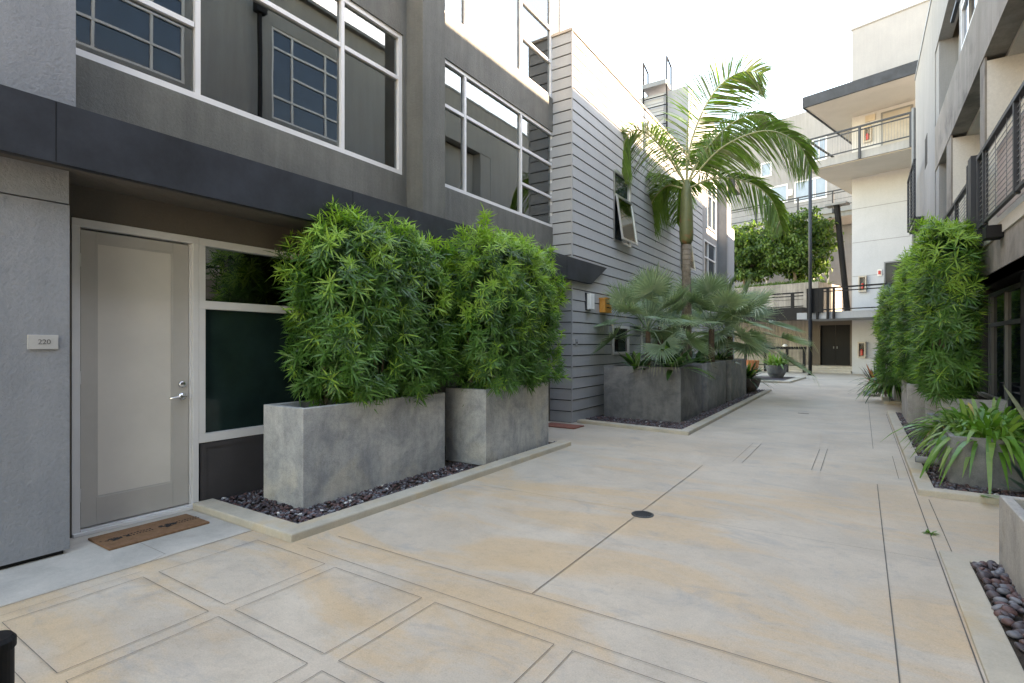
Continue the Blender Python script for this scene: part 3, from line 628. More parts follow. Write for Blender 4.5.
for ya, yb in ((9.95, 10.3), (6.2, 6.55), (2.6, 2.95), (-1.2, -.85), (13.3, 13.95), (15.5, 15.9)):
    B('balcony_partition', 'partition', Rt, XR + (.035 if ya < 15 else .4), 3.1, ya + .003, yb - .003, 2.99, 5.46)
B('balcony_pilaster', 'partition', Rt, XR + .5, XR + 1.2, 9.8, 9.95, 2.99, 5.46)
m = MB(); holes = [(y, y + 2.3, 3.05, 5.2) for y in (-5, -.4, 3.4, 7.2, 10.7)]
wallx(m, 2.95, 3.15, -6, 15.9, 2.99, 5.52, holes); m.build('balcony_back_wall', 'stucco_cream', Rt)
for y in (-5, -.4, 3.4, 7.2, 10.7): windowx(Rt, 2.93, y, y + 2.3, 3.05, 5.2, vb=(y + .9,), hb=((y + .95, y + 2.25, 3.8), (y + .95, y + 2.25, 4.5), (y + .05, y + .85, 4.5)), sgn=-1, gmat='navy_glass')
B('balcony_soffit', 'stucco_cream', Rt, XR + .25, 3.2, -6, 15.9, 5.46, 5.52)
B('balcony_floor', 'stucco_grey', Rt, XR + .3, 3.2, -6, 15.9, 2.84, 2.95)
w3 = [(y, y + 2.1, 6.75, 8.9) for y in (-4.2, -.6, 3.3, 7.3)] + [(10.9, 12.5, 6.75, 9.0)]
m = wallx(MB(), XR + .12, XR + .4, -6, 13.2, 6.55, ZR, w3); m.build('top_floor_wall', 'stucco_grey', Rt)
for h in w3[:4]: windowx(Rt, XR + .14, *h, vb=(h[0] + .55, h[0] + 1.5), hb=((h[0] + .05, h[1] - .05, 7.3), (h[0] + .55, h[1] - .05, 7.9), (h[0] + .05, h[1] - .05, 8.45)), sgn=-1, gmat='navy_glass')
f = windowx(Rt, XR + .06, *w3[4], vb=(11.7,), hb=((10.95, 12.45, 7.5), (10.95, 12.45, 8.2)), sgn=-1, gmat='navy_glass', bar=.06)
for z in (6.95, 7.75):
    s = MB(); hh = .62; a0, a1 = 10.98, 11.66
    for (ya, yb) in ((a0, a0 + .06), (a1 - .06, a1)): s.add([(XR + .05, ya, z + hh), (XR + .05, yb, z + hh), (XR - .14, yb, z), (XR - .14, ya, z), (XR + .01, ya, z + hh), (XR + .01, yb, z + hh), (XR - .18, yb, z), (XR - .18, ya, z)], [(0, 1, 2, 3), (7, 6, 5, 4), (0, 4, 5, 1), (1, 5, 6, 2), (2, 6, 7, 3), (3, 7, 4, 0)])
    s.box(XR - .18, XR - .13, a0, a1, z - .03, z + .03); s.box(XR, XR + .05, a0, a1, z + hh - .03, z + hh + .03)
    s.add([(XR + .03, a0, z + hh), (XR + .03, a1, z + hh), (XR - .155, a1, z), (XR - .155, a0, z), (XR + .025, a0, z + hh), (XR + .025, a1, z + hh), (XR - .16, a1, z), (XR - .16, a0, z)], [(0, 1, 2, 3), (7, 6, 5, 4)])
    s.build('open_sash', 'steel_dark', f)
m = MB(); m.box(XR - .02, 6, -6, 21.3, ZR, ZR + .08); m.box(5.8, 6, -6, 21.3, 0, ZR); m.box(3.15, 5.8, -6, 21.3, 5.55, 5.6); m.box(XR + .5, 6, 21.1, 21.3, 0, ZR); m.box(3.15, 5.8, -6, 21.1, 2.6, 2.7); m.box(2.7, 8, 21.32, 30, 0, ZR); m.build('roof', 'steel_mid', Rt)  # includes an unseen wing past the far end, added to block the sun
# ground floor
m = MB(); m.box(2.2, 2.4, -6, 15.9, 0, 2.4); 
for ya, yb in ((8.95, 9.5), (12.2, 13.2), (3.4, 4.2), (-.6, 0)): m.box(XR + .3, 2.2, ya, yb, 0, 2.4)
m.build('ground_floor_wall', 'dark_panel', Rt)
B('ground_floor_ceiling', 'dark_panel', Rt, XR + .02, 2.4, -6, 15.9, 2.40, 2.42)
for y in (-3.8, .1, 4.3, 6.6, 9.6): windowx(Rt, XR + .34, y, y + 2.3, .25, 2.3, vb=(y + 1.1, y + 2.1), hb=((y + .05, y + 2.25, 1.78),), sgn=-1, gmat='dark_glass', fmat='steel_mid', bar=.06, fw=.06)
# railings of the first-floor balconies
def railing_y(parent, x, y0, y1, z0, z1, posts, infill=True, nwire=13, px=.05):
    r = MB(); r.box(x - .03, x + .03, y0, y1, z1 - .05, z1); r.box(x - .02, x + .02, y0, y1, z0, z0 + .04)
    for y in posts: r.box(x - .028, x + .028, y - px / 2, y + px / 2, z0 - .02, z1 - .05)
    o = r.build('railing', 'steel_dark', parent)
    if infill:
        w = MB()
        for k in range(nwire):
            z = z0 + .04 + (z1 - z0 - .09) * (k + 1) / (nwire + 1); w.box(x - .003, x + .003, y0, y1, z - .003, z + .003)
        y = y0 + .05
        while y < y1: w.box(x - .004, x + .002, y, y + .005, z0 + .04, z1 - .05); y += .6
        w.build('wire_infill', 'steel_mid', o)
    return o
for y0, y1, ps in ((6.2, 9.75, (6.25, 7.6, 9.3, 9.7)), (2.6, 6.15, (2.65, 4.4, 6.1)), (-1.2, 2.55, (-1.15, .7, 2.5)), (10.35, 13.3, (10.4, 11.8, 13.25)), (-5, -1.25, (-4.9, -3.1, -1.3)), (14, 15.5, (14.05, 15.4))):
    railing_y(Rt, XR - .08, y0, y1, 3.06, 4.06 if y0 < 10 else 3.92, ps)
m = MB(); m.box(XR - .14, XR + .05, 9.95, 10.2, 2.85, 4.15); m.box(XR - .14, XR + .02, 10.25, 10.35, 2.85, 4.1); m.build('balcony_divider', 'steel_dark', Rt)
m = MB(); m.tube([(XR - .05, 6.9, 3.2), (XR - .05, 6.9, 8.9)], .05, 10); m.box(XR - .16, XR - .002, 6.78, 7.02, 8.9, 9.2); m.build('rain_pipe', 'black', Rt)
B('privacy_panel', 'pink_panel', Rt, XR + .02, XR + .03, 6.6, 9.2, 3.1, 4.0)
railing_y(Rt, 1.24, 18.4, 20.9, 5.0, 6.6, (18.45, 19.6, 20.8))
B('side_balcony_floor', 'steel_dark', Rt, 1.27, XR - .002, 18.4, 20.9, 4.93, 4.99)
MB().tube([(XR - .05, 21.2, .1), (XR - .05, 21.2, 9.0)], .05, 8).build('downpipe', 'steel_mid', Rt)
t = empty('wall_spotlight', (XR - .05, 8.9, 2.9), 0, 'small black spotlight under the dark balcony rail beside the right hedge', 'lamp')
m = MB(); m.box(-.10, .07, -.12, .12, -.12, .04); m.build('housing', 'black', t, .01); B('arm', 'black', t, .03, .10, -.02, .02, -.02, .02)

# ------------------------------------------------------------------ FAR complex (its own orientation)
ROT = -R(15.66); O = (-.387, 32.04, 0)
T = empty('stair_tower', O, ROT, 'white stucco tower with cream balconies and dark railings at the end of the courtyard', 'building')
# local: x = -l, y = d
m = MB(); m.box(0, 9, .003, 7, 0, 10.26); m.box(0, 9, .003, 7, 10.26, 12.99)
m.build('wall', 'stucco_white', T)
B('upper_wall', 'stucco_light', T, 0, 9, 0, 7, 13.41, 17.4); B('parapet', 'stucco_grey', T, -.04, 9.04, -.04, 7.04, 17.4, 17.48)  # upper wall given a darker stucco to hold back the skylight glare
m = MB(); m.box(-1.18, 6.5, -3.0, 7.5, 13.0, 13.06); m.build('roof_soffit', 'stucco_cream', T)
m = MB(); m.box(-1.22, 6.5, -3.05, -2.95, 12.98, 13.5); m.box(-1.24, -1.14, -2.95, 7.5, 12.98, 13.45); m.box(-1.14, 6.5, -2.95, -.002, 13.06, 13.4); m.build('roof_fascia', 'fascia', T)
m = MB(); m.box(-.98, 6.5, -3, 7.5, 9.9, 10.25); m.build('upper_balcony_slab', 'stucco_grey', T)
B('upper_balcony_soffit', 'stucco_cream', T, -.95, 6.5, -2.9, 7.4, 9.87, 9.9)
m = MB(); m.box(-1.5, 6.5, -3, -.002, 2.7, 3.02); m.build('lower_walkway_slab', 'stucco_light', T)
def railing_x(parent, y, x0, x1, z0, z1, posts, mat='steel_dark', mids=(), name='railing', pw=.09):
    r = MB(); r.box(x0, x1, y - .04, y + .04, z1 - .07, z1); r.box(x0, x1, y - .02, y + .02, z1 - .22, z1 - .17); r.box(x0, x1, y - .02, y + .02, z0 + .08, z0 + .13)
    for z in mids: r.box(x0, x1, y - .01, y + .01, z - .01, z + .01)
    for p in posts: r.box(p - pw / 2, p + pw / 2, y - .05, y + .05, z0 - .35, z1 - .07)
    return r.build(name, mat, parent)
railing_x(T, -3.06, -.98, 6.4, 10.25, 11.38, (-.95, 1.2, 3.1))
m = MB(); k = -.9
while k < 3.1: m.box(k, k + .012, -3.065, -3.055, 10.38, 11.2); k += .11
m.build('balusters', 'steel_mid', T)
r = MB(); r.box(-1.02, -.94, -3, 5, 11.3, 11.37); r.box(-1.0, -.96, -3, 5, 10.35, 10.4); r.build('side_railing', 'steel_dark', T)
railing_x(T, -3.06, -1.02, 6.4, 3.02, 4.17, (-.95, -.55, -.1, .15, 3.0), mat='black')
B('rail_bracket', 'black', T, -1.02, -.30, -3.1, -3.0, 3.0, 4.1)
for zz in (4.9, 6.6, 8.3): B('control_joint', 'stucco_grey', T, .02, 3.2, -.001, .004, zz, zz + .03)
B('upper_door', 'wood_door', T, 1.34, 2.45, -.06, .0, 10.26, 12.72); m = MB(); m.box(1.26, 1.34, -.08, 0, 10.26, 12.8); m.box(2.45, 2.53, -.08, 0, 10.26, 12.8); m.box(1.34, 2.45, -.08, 0, 12.72, 12.8); m.build('upper_door_frame', 'steel_mid', T)
B('vent_grille', 'vent', T, .60, 1.02, -.06, 0, 12.55, 12.85)
m = windowy(T, -.05, 1.38, 2.5, 3.3, 5.5, gmat='green_panel', fmat='steel_mid')
# pole and door block under the walkway
t = empty('steel_column', (0, 0, 0), 0, 'slim dark steel column standing in the courtyard before the walkway', 'column')
wx = lambda lx, ly: (O[0] + lx * math.cos(ROT) - ly * math.sin(ROT), O[1] + lx * math.sin(ROT) + ly * math.cos(ROT))
px_, py_ = wx(-.82, -3.2); t.location = (px_, py_, 0)
m = MB(); m.tube([(0, 0, 0), (0, 0, 2.7)], .08, 12); m.build('lower_shaft', 'black', t, smooth=True); m = MB(); m.tube([(0, 0, 2.7), (0, 0, 9.9)], .075, 12); m.build('shaft', 'steel_dark', t, smooth=True); B('base_plate', 'black', t, -.14, .14, -.14, .14, 0, .02)
# door block
Dk = empty('entry_block', O, ROT, 'concrete basement front with black double doors and steps under the walkway', 'building')
m = MB()
def wally(mb, y0, y1, x0, x1, z0, z1, holes, mi=0):
    xs = sorted({x0, x1, *[h[i] for h in holes for i in (0, 1)]})
    for a, b in zip(xs, xs[1:]):
        c = (a + b) / 2; hs = [(h[2], h[3]) for h in holes if h[0] < c < h[1]]; z = z0
        for ha, hb in sorted(hs):
            if ha > z: mb.box(a, b, y0, y1, z, ha, mi)
            z = hb
        if z1 > z: mb.box(a, b, y0, y1, z, z1, mi)
    return mb
wally(m, 1.5, 1.8, -2.4, -.02, 0, 2.9, [(-1.99, -.53, .0, 2.54)]); m.build('wall', 'soffit', Dk)
m = MB(); m.box(-14, -2.4, 1.48, 1.9, 0, 3.0); m.build('retaining_wall', 'plank_concrete', Dk)
for a, b in ((-1.99, -1.265), (-1.255, -.53)):
    d = MB(); d.box(a, b, 1.62, 1.68, .34, 2.54); do = d.build('door', 'black', Dk, .01)
    hx = b - .08 if a < -1.5 else a + .08
    MB().box(hx - .02, hx + .02, 1.57, 1.62, 1.25, 1.38).build('handle', 'steel_mid', do)
B('floor', 'apron', Dk, -4.6, -.02, .6, 1.66, 0, .33)
B('step', 'apron', Dk, -4.6, -.02, .25, .6, 0, .22); B('step', 'apron', Dk, -4.6, -.02, -.1, .25, 0, .11)
B('ceiling', 'soffit', Dk, -2.4, 0, 0, 1.8, 2.9, 2.98)
t = empty('ramp_bridge', O, ROT, 'black steel walkway with railing running left from the column', 'walkway')
B('beam', 'black', t, -9, -1.52, -2.3, -1.6, 2.85, 3.35); B('lower_flange', 'black', t, -9, -1.52, -2.5, -1.6, 2.72, 2.85)
B('deck', 'stucco_light', t, -9, -1.52, -1.6, 1.5, 3.05, 3.2)
railing_x(t, -2.2, -9, -1.5, 3.3, 4.12, (-8.6, -7.2, -5.4, -3.63, -2.01), mat='black', mids=(3.75,), pw=.14)
t = empty('low_ramp_railing', O, ROT, 'low black ramp railing with flat top before the concrete wall', 'railing')
m = MB(); m.box(-5.6, -1.8, -1.06, -.94, 1.22, 1.36)
for p in (-5.0, -3.9, -2.75, -1.9): m.box(p - .06, p + .06, -1.04, -.96, 0, 1.22)
m.build('frame', 'black', t)
m = MB(); m.box(-5.4, -1.9, -1.0, -.99, .35, .40); m.build('lower_rail', 'black', t)
t = empty('globe_lamp', (*wx(-2.8, -1.15), 1.36), 0, 'small white domed lamp on the low black railing', 'lamp')
MB().lathe([(.0, .14), (.06, .13), (.12, .07), (.13, .02), (.04, 0)], n=14).build('shade', 'lamp_white', t, smooth=True); MB().lathe([(.02, -.1), (.02, 0)], n=8).build('stem', 'black', t)
# raised planter with trees
Pw = tag(empty('raised_planter', O, ROT), 'long board marked concrete planter wall holding trees above the walkway', 'planter')
m = MB(); m.box(-16, -2.6, 3, 3.3, 2.9, 5.15); m.box(-2.9, -2.6, 3.3, 7, 2.9, 5.15); m.build('wall', 'plank_concrete', Pw)
m = MB(); m.box(-16, -2.9, 3.3, 7, 4.8, 5.05); m.build('soil', 'soil', Pw)
g = np.random.default_rng(8); n = 5200; P = np.column_stack([g.uniform(-15.8, -2.7, n), g.uniform(3.1, 5.2, n), np.full(n, 5.0)]); d = unit(np.column_stack([g.normal(0, .5, n), g.normal(0, .5, n), np.ones(n)]))
mb = MB(); blades(mb, P, d, perp(d), g.uniform(.3, .75, n), .05, .3, 2, None, 0); o = mb.build('ground_cover', 'grass'); o.location = O; o.rotation_euler = (0, 0, ROT); tag(o, 'green ground cover on top of the raised concrete planter', 'ground cover', kind='stuff')
def tree(lx, ly, z0, zc, rx, rz, label, seed, n=9000, lean=0):
    g = np.random.default_rng(seed); X, Y = wx(lx, ly); t = empty('ornamental_tree', (X, Y, z0), 0, label, 'tree', 'trees in the raised planter')
    m = MB(); H = zc - z0
    for k in range(4):
        a = k * 1.6 + seed; ex, ey = math.cos(a) * rx * .5, math.sin(a) * rx * .5
        m.tube([(0, 0, -.1), (lean * .3 + .05 * math.cos(a), .05 * math.sin(a), H * .35), (ex * .5, ey * .5, H * .75), (ex, ey, H * 1.15)], .09, 6, .03)
    for k in range(14):
        a = g.uniform(0, 6.28); q = g.uniform(.5, .95); m.tube([(math.cos(a) * rx * .15, math.sin(a) * rx * .15, H * .6), (math.cos(a) * rx * q, math.sin(a) * rx * q, H + g.uniform(-.3, .5) * rz)], .03, 5, .01)
    m.build('trunk', 'bark', t)
    nc = 120; c = unit(g.normal(size=(nc, 3))) * np.power(g.uniform(.1, 1, (nc, 1)), .4); c[:, 2] = np.where(c[:, 2] < -.8, c[:, 2] * .6, c[:, 2])
    C = c * [rx, rx, rz] * 1.02 * g.uniform(.82, 1.14, (nc, 1)) + [0, 0, H]; per = n // nc
    P = (C[:, None] + g.normal(0, 1, (nc, per, 3)) * [.26, .26, .13]).reshape(-1, 3)
    d = unit(g.normal(size=P.shape) + [0, 0, -.1]); s = perp(d)
    mi = np.where(g.random(len(P)) < .68, 0, 1)
    mb = MB(); blades(mb, P, d, s, g.uniform(.16, .26, len(P)), .14, .3, 2, [.3, 1, .15], mi)
    mb.build('crown', ['tree_leaf', 'tree_leaf_dark'], t); return t
tree(-4.35, 4.3, 5.0, 7.6, 2.05, 2.15, 'round crowned green tree just left of the steel column', 2)
tree(-7.6, 4.4, 5.0, 7.4, 1.85, 2.1, 'bushy green tree left of the round crowned tree, by the white house', 3)
tree(-11.2, 4.6, 5.0, 7.9, 1.8, 1.8, 'leftmost green tree, mostly behind the white house', 4, 5000)
# rear building
Q = empty('rear_apartment_building', O, ROT, 'pale grey stucco apartment building rising behind the trees', 'building')
m = MB(); wally(m, 10, 10.4, -22, 0, 0, 18.1, [(-5.4, -4.45, 14.35, 16.0), (-9.0, -8.2, 14.1, 15.2), (-6.6, -4.45, 11.7, 13.25), (-8.8, -7.05, 11.9, 13.25), (-5.3, -4.3, 5.0, 6.5), (-9.5, -8.5, 5.2, 6.5)]); m.box(-22, 0, 10.4, 20, 17.9, 18.0); m.build('wall', 'stucco_grey', Q)
B('base_wall', 'stucco_blue', Q, -21, -.1, 9.93, 9.998, 2, 9.5)
for a in ((-5.4, -4.45, 14.35, 16.0, (-4.95,)), (-9.0, -8.2, 14.1, 15.2, ()), (-6.6, -4.45, 11.7, 13.25, (-5.3, -5.2)), (-8.8, -7.05, 11.9, 13.25, ())): windowy(Q, 9.97, *a[:4], vb=a[4], gmat='blue_blind', fw=.1)
windowy(Q, 9.9, -5.3, -4.3, 5.0, 6.5, gmat='dark_glass', fw=.12); windowy(Q, 9.9, -9.5, -8.5, 5.2, 6.5, gmat='dark_glass', fw=.1)
B('wall_box', 'cab_white', Q, -7.0, -6.7, 9.85, 10, 12.3, 12.75)
B('gallery_slab', 'stucco_light', Q, -20, 0, 7, 9.92, 9.9, 10.2); B('gallery_soffit', 'stucco_grey', Q, -20, 0, 7.1, 9.92, 9.6, 9.9)
railing_x(Q, 6.95, -20, -.02, 10.2, 11.3, [-18, -15.5, -13, -10.5, -8.0, -5.2, -3.1, -1.2], mids=(10.7,))
t = empty('leaning_column', O, ROT, 'black leaning steel column right of the trees', 'column')
MB().tube([(-1.95, 4, 9.6), (-1.35, 4, 2.9)], .16, 10).build('shaft', 'black', t); B('flange', 'steel_mid', t, -2.5, -1.4, 3.7, 4.4, 9.6, 9.72)
B('soffit_lamp', 'lamp_white', Q, -1.2, -.7, 7.5, 8, 9.5, 9.6)
def extinguisher(lx, z, label):
    X, Y = wx(lx, -.02); t = empty('extinguisher_cabinet', (X, Y, z), ROT, label, 'cabinet', 'fire extinguisher cabinets on the white tower')
    f = MB(); f.box(-.17, .17, -.12, 0, -.40, -.33); f.box(-.17, .17, -.12, 0, .33, .40); f.box(-.17, -.12, -.12, 0, -.33, .33); f.box(.12, .17, -.12, 0, -.33, .33); f.box(-.12, .12, -.02, 0, -.33, .33); f.build('cabinet', 'vent', t)
    MB().lathe([(.0, .05), (.02, .04), (.055, 0), (.055, -.27), (.0, -.28)], (0, -.07), 12).build('extinguisher', 'red', t); B('pane', 'dark_glass', t, -.12, .12, -.02, -.015, -.05, .33)
extinguisher(.46, 1.2, 'fire extinguisher cabinet at ground level right of the black doors')
extinguisher(.49, 4.5, 'fire extinguisher cabinet above the lower walkway')
extinguisher(.70, 11.92, 'fire extinguisher cabinet on the upper balcony left of the grey door')
X, Y = wx(1.2, -.03); t = empty('alarm_box', (X, Y, 5.0), ROT, 'small red alarm box on the white tower wall', 'alarm'); B('box', 'red', t, -.05, .05, -.06, -.012, -.09, .09, bevel=.01); B('plate', 'cab_white', t, -.09, .09, -.012, 0.0, -.16, .16)

# ------------------------------------------------------------------ planters
def planter(x0, x1, y0, y1, h, mat, label, group='concrete planters', wall=.06, soil=.06, bev=.008):
    cx, cy = (x0 + x1) / 2, (y0 + y1) / 2; t = empty('concrete_planter', (cx, cy, .012), 0, label, 'planter', group)
    a, b = (x1 - x0) / 2, (y1 - y0) / 2; h -= .012
    m = MB(); V = []
    for (u, v, z) in ((a, b, 0), (a, b, h), (a - wall, b - wall, h), (a - wall, b - wall, .1)): V += [(-u, -v, z), (u, -v, z), (u, v, z), (-u, v, z)]
    F = [(3, 2, 1, 0)] + [(4 * k + j, 4 * k + (j + 1) % 4, 4 * k + 4 + (j + 1) % 4, 4 * k + 4 + j) for k in range(3) for j in range(4)] + [(12, 13, 14, 15)]
    m.add(V, F); m.build('box', mat, t, bev)
    B('soil', 'soil', t, -a + wall * .98, a - wall * .98, -b + wall * .98, b - wall * .98, h - soil - .1, h - soil)
    return t
planter(-4.62, -4.03, 2.85, 4.73, .90, 'planter', 'long weathered grey planter nearest the frosted door, under the broad hedge')
planter(-4.34, -3.72, 5.10, 6.62, .92, 'planter', 'weathered grey planter under the hedge with upright sprigs, second from the door')
planter(-4.26, -2.75, 9.80, 11.38, 1.04, 'planter_dark', 'large dark square planter of silver fan palms before the siding')
planter(-4.26, -2.80, 12.0, 13.95, 1.05, 'planter_mid', 'dark planter holding the king palm trunk')
planter(-4.26, -2.76, 14.4, 16.5, 1.06, 'planter_mid', 'dark planter farthest along the left palm row')
planter(.748, 2.0, .6, 4.62, .48, 'planter_pale', 'low pale planter at the right edge, closest to the viewer')
planter(.76, 1.70, 7.0, 9.25, .52, 'planter_mid', 'grey planter overflowing with agapanthus leaves', wall=.05)
planter(.92, 1.65, 9.62, 11.5, .70, 'planter_pale', 'pale planter under the nearest right hedge')
planter(.70, 1.45, 12.0, 13.6, .74, 'planter_pale', 'pale planter under the middle right hedge')
planter(.72, 1.42, 16.1, 18.2, .6, 'planter_pale', 'pale planter half hidden behind the right hedges')

# hedges
hedge('podocarpus_hedge', -4.80, -3.90, 3.10, 4.84, .84, 2.72, 'broad bright green hedge in the planter nearest the frosted door', 'podocarpus hedges', 1000, 900, .140, .0165, 18,
      sprigs=((-4.2, 4.35, 2.75, .12), (-4.2, 3.5, 2.70, .1)), seed=1, lump=.05, tip=.3)
hedge('podocarpus_hedge', -4.46, -3.52, 4.98, 6.80, .86, 2.86, 'green hedge with upright sprigs beside the siding townhouse', 'podocarpus hedges', 900, 800, .140, .0165, 18,
      sprigs=((-4.0, 5.45, 2.8, .42), (-3.9, 5.9, 2.8, .22), (-3.9, 6.5, 2.6, .28), (-3.6, 6.85, 2.3, .12), (-3.62, 6.8, 1.6, .1), (-4.1, 5.2, 2.75, .2)), seed=2, lump=.06, tip=.45)
hedge('podocarpus_hedge', .70, 1.38, 9.45, 11.0, .70, 3.22, 'tall bright green hedge nearest on the right side', 'podocarpus hedges', 850, 700, .175, .019, 17,
      sprigs=((.78, 10.5, 3.2, .3), (.9, 10.9, 3.25, .32), (1.15, 9.9, 3.2, .1)), seed=3, lump=.025, tip=.4)
hedge('podocarpus_hedge', .60, 1.25, 12.0, 13.5, .72, 3.15, 'yellow green hedge just behind the nearest right hedge', 'podocarpus hedges', 850, 500, .17, .019, 17, seed=4, lump=.05, tip=.55)
hedge('podocarpus_hedge', .36, 1.30, 14.4, 16.4, .65, 2.75, 'lower green hedge at the far end of the right hedge row', 'podocarpus hedges', 1000, 350, .17, .02, 16, seed=5, lump=.06, tip=.35)

# ---- strap-leaved plants
def strap_plant(name, loc, n, L, W, label, cat='plant', group=None, mats=('strap_green', 'strap_light', 'strap_dry'), rad=.3, up=(15, 70), droop=(.5, 1.1), seed=1, part='leaves', flat=1., mixp=(.72, .95), nseg=6, ry=None):
    g = np.random.default_rng(seed); t = empty(name, loc, 0, label, cat, group)
    a = g.uniform(0, 6.283, n); el = np.radians(90 - g.uniform(*up, n))
    d = np.column_stack([np.cos(a) * np.cos(el), np.sin(a) * np.cos(el), np.sin(el)])
    o = np.column_stack([np.cos(a) * rad * g.random(n), np.sin(a) * (ry or rad) * g.random(n), np.zeros(n)])
    s = unit(np.cross(d, [0, 0, 1]) + .15 * rand_dirs(n, g))
    r = g.random(n); mi = np.where(r < mixp[0], 0, np.where(r < mixp[1], 1, 2))
    mb = MB(); prof = [.7, .95, 1, 1, .9, .6, .06] if nseg == 6 else None
    blades(mb, o, d, s, g.uniform(L * .65, L * 1.1, n), W * g.uniform(.8, 1.15, n), g.uniform(*droop, n), nseg, prof, mi)
    mb.build(part, list(mats), t); return t
strap_plant('agapanthus', (1.12, 7.75, .44), 460, .80, .046, 'large agapanthus spilling strap leaves over the near right planter', seed=21, mixp=(.7, .988), rad=.3, ry=.68, up=(5, 66), droop=(.45, 1.15))
strap_plant('agapanthus', (1.35, 8.6, .44), 70, .7, .04, 'agapanthus growing behind the spilling one, against the hedge planter', seed=22, rad=.25, up=(15, 60), droop=(.4, .9))
t = strap_plant('agave', (1.42, 6.86, .03), 26, .42, .09, 'blue green agave at the right edge before the agapanthus planter', mats=('agave', 'agave', 'agave'), rad=.04, up=(10, 70), droop=(0, .15), seed=23)
t = strap_plant('variegated_plant', (1.50, 7.15, .44), 7, .75, .13, 'speckled pale leaf plant at the right edge above the agapanthus', mats=('varieg', 'varieg', 'varieg'), rad=.03, up=(5, 35), droop=(0, .2), seed=25)
strap_plant('weed', (.45, 5.18, .003), 22, .07, .012, 'tiny weed sprouting from the joint by the right kerb', mats=('strap_green', 'strap_light', 'strap_dry'), rad=.02, up=(30, 85), droop=(.2, .6), seed=24)
o = strap_plant('fallen_leaf', (.92, 6.5, .07), 3, .28, .03, 'fallen green leaf lying over the right kerb corner', mats=('strap_green', 'strap_light', 'strap_dry'), rad=.03, up=(80, 88), droop=(0, .1), seed=28)
strap_plant('fern', (.62, 16.4, .5), 150, .75, .05, 'arching green fern clump below the far right hedge', seed=26, rad=.3, mats=('cycad', 'strap_green', 'strap_light'), up=(20, 80), mixp=(.5, .9))
strap_plant('fern', (.55, 18.6, .1), 110, .9, .05, 'dark arching fern standing by the kerb beyond the right hedges', seed=27, rad=.25, mats=('cycad', 'strap_green', 'strap_light'), up=(15, 75), mixp=(.6, .9))
strap_plant('silver_plant', (.40, 17.2, 1.05), 60, .36, .03, 'silvery spiky rosette left of the right hedge row', seed=29, rad=.02, mats=('silver',) * 3, up=(5, 130), droop=(0, .1))
m = MB(); m.tube([(.56, 17.3, .01), (.42, 17.2, 1.05)], .03, 6); so = m.build('stalk', 'bark'); rt = [o for o in bpy.data.objects if o.name == 'silver_plant'][0]; so.parent = rt; so.location = -rt.location
strap_plant('cordyline', (.42, 20.5, .05), 70, 1.0, .06, 'dark red spiky plant by the kerb beyond the silver rosette', seed=30, rad=.05, mats=('terracotta', 'cycad', 'bowl'), up=(5, 60), droop=(.1, .5), mixp=(.3, .7))
# drain pipe
t = empty('drain_pipe', (.74, 7.93, .09), 0, 'short grey pipe lying across the pebble strip to the kerb', 'pipe')
MB().tube([(-.2, 0, 0), (.2, 0, .0)], .042, 16).build('tube', 'pipe', t, smooth=True); MB().tube([(-.202, 0, 0), (-.199, 0, 0)], .030, 16).build('bore', 'dark_panel', t)
# drain cover
t = empty('drain_cover', (-1.56, 4.41, .003), 0, 'round cast iron drain cover in the middle of the paving', 'drain')
MB().lathe([(0, .006), (.088, .006), (.094, .003), (.094, 0)], n=32).build('grate', 'iron', t); m = MB()
for k in range(-4, 5):
    w = math.sqrt(max(.0, .078 ** 2 - (k * .017) ** 2)); m.box(-w, w, k * .017 - .003, k * .017 + .003, .0062, .0072)
m.build('slots', 'mat_print', t)
# black bollard at the left corner
t = empty('bollard', (-2.19, .483, 0), 0, 'black round capped post cut off at the lower left corner', 'bollard')
MB().lathe([(.048, 0), (.048, .52), (.049, .53)], n=28).build('post', 'black', t, smooth=False); MB().lathe([(.053, .53), (.053, .555), (.044, .567), (0, .572)], n=28).build('cap', 'black', t)

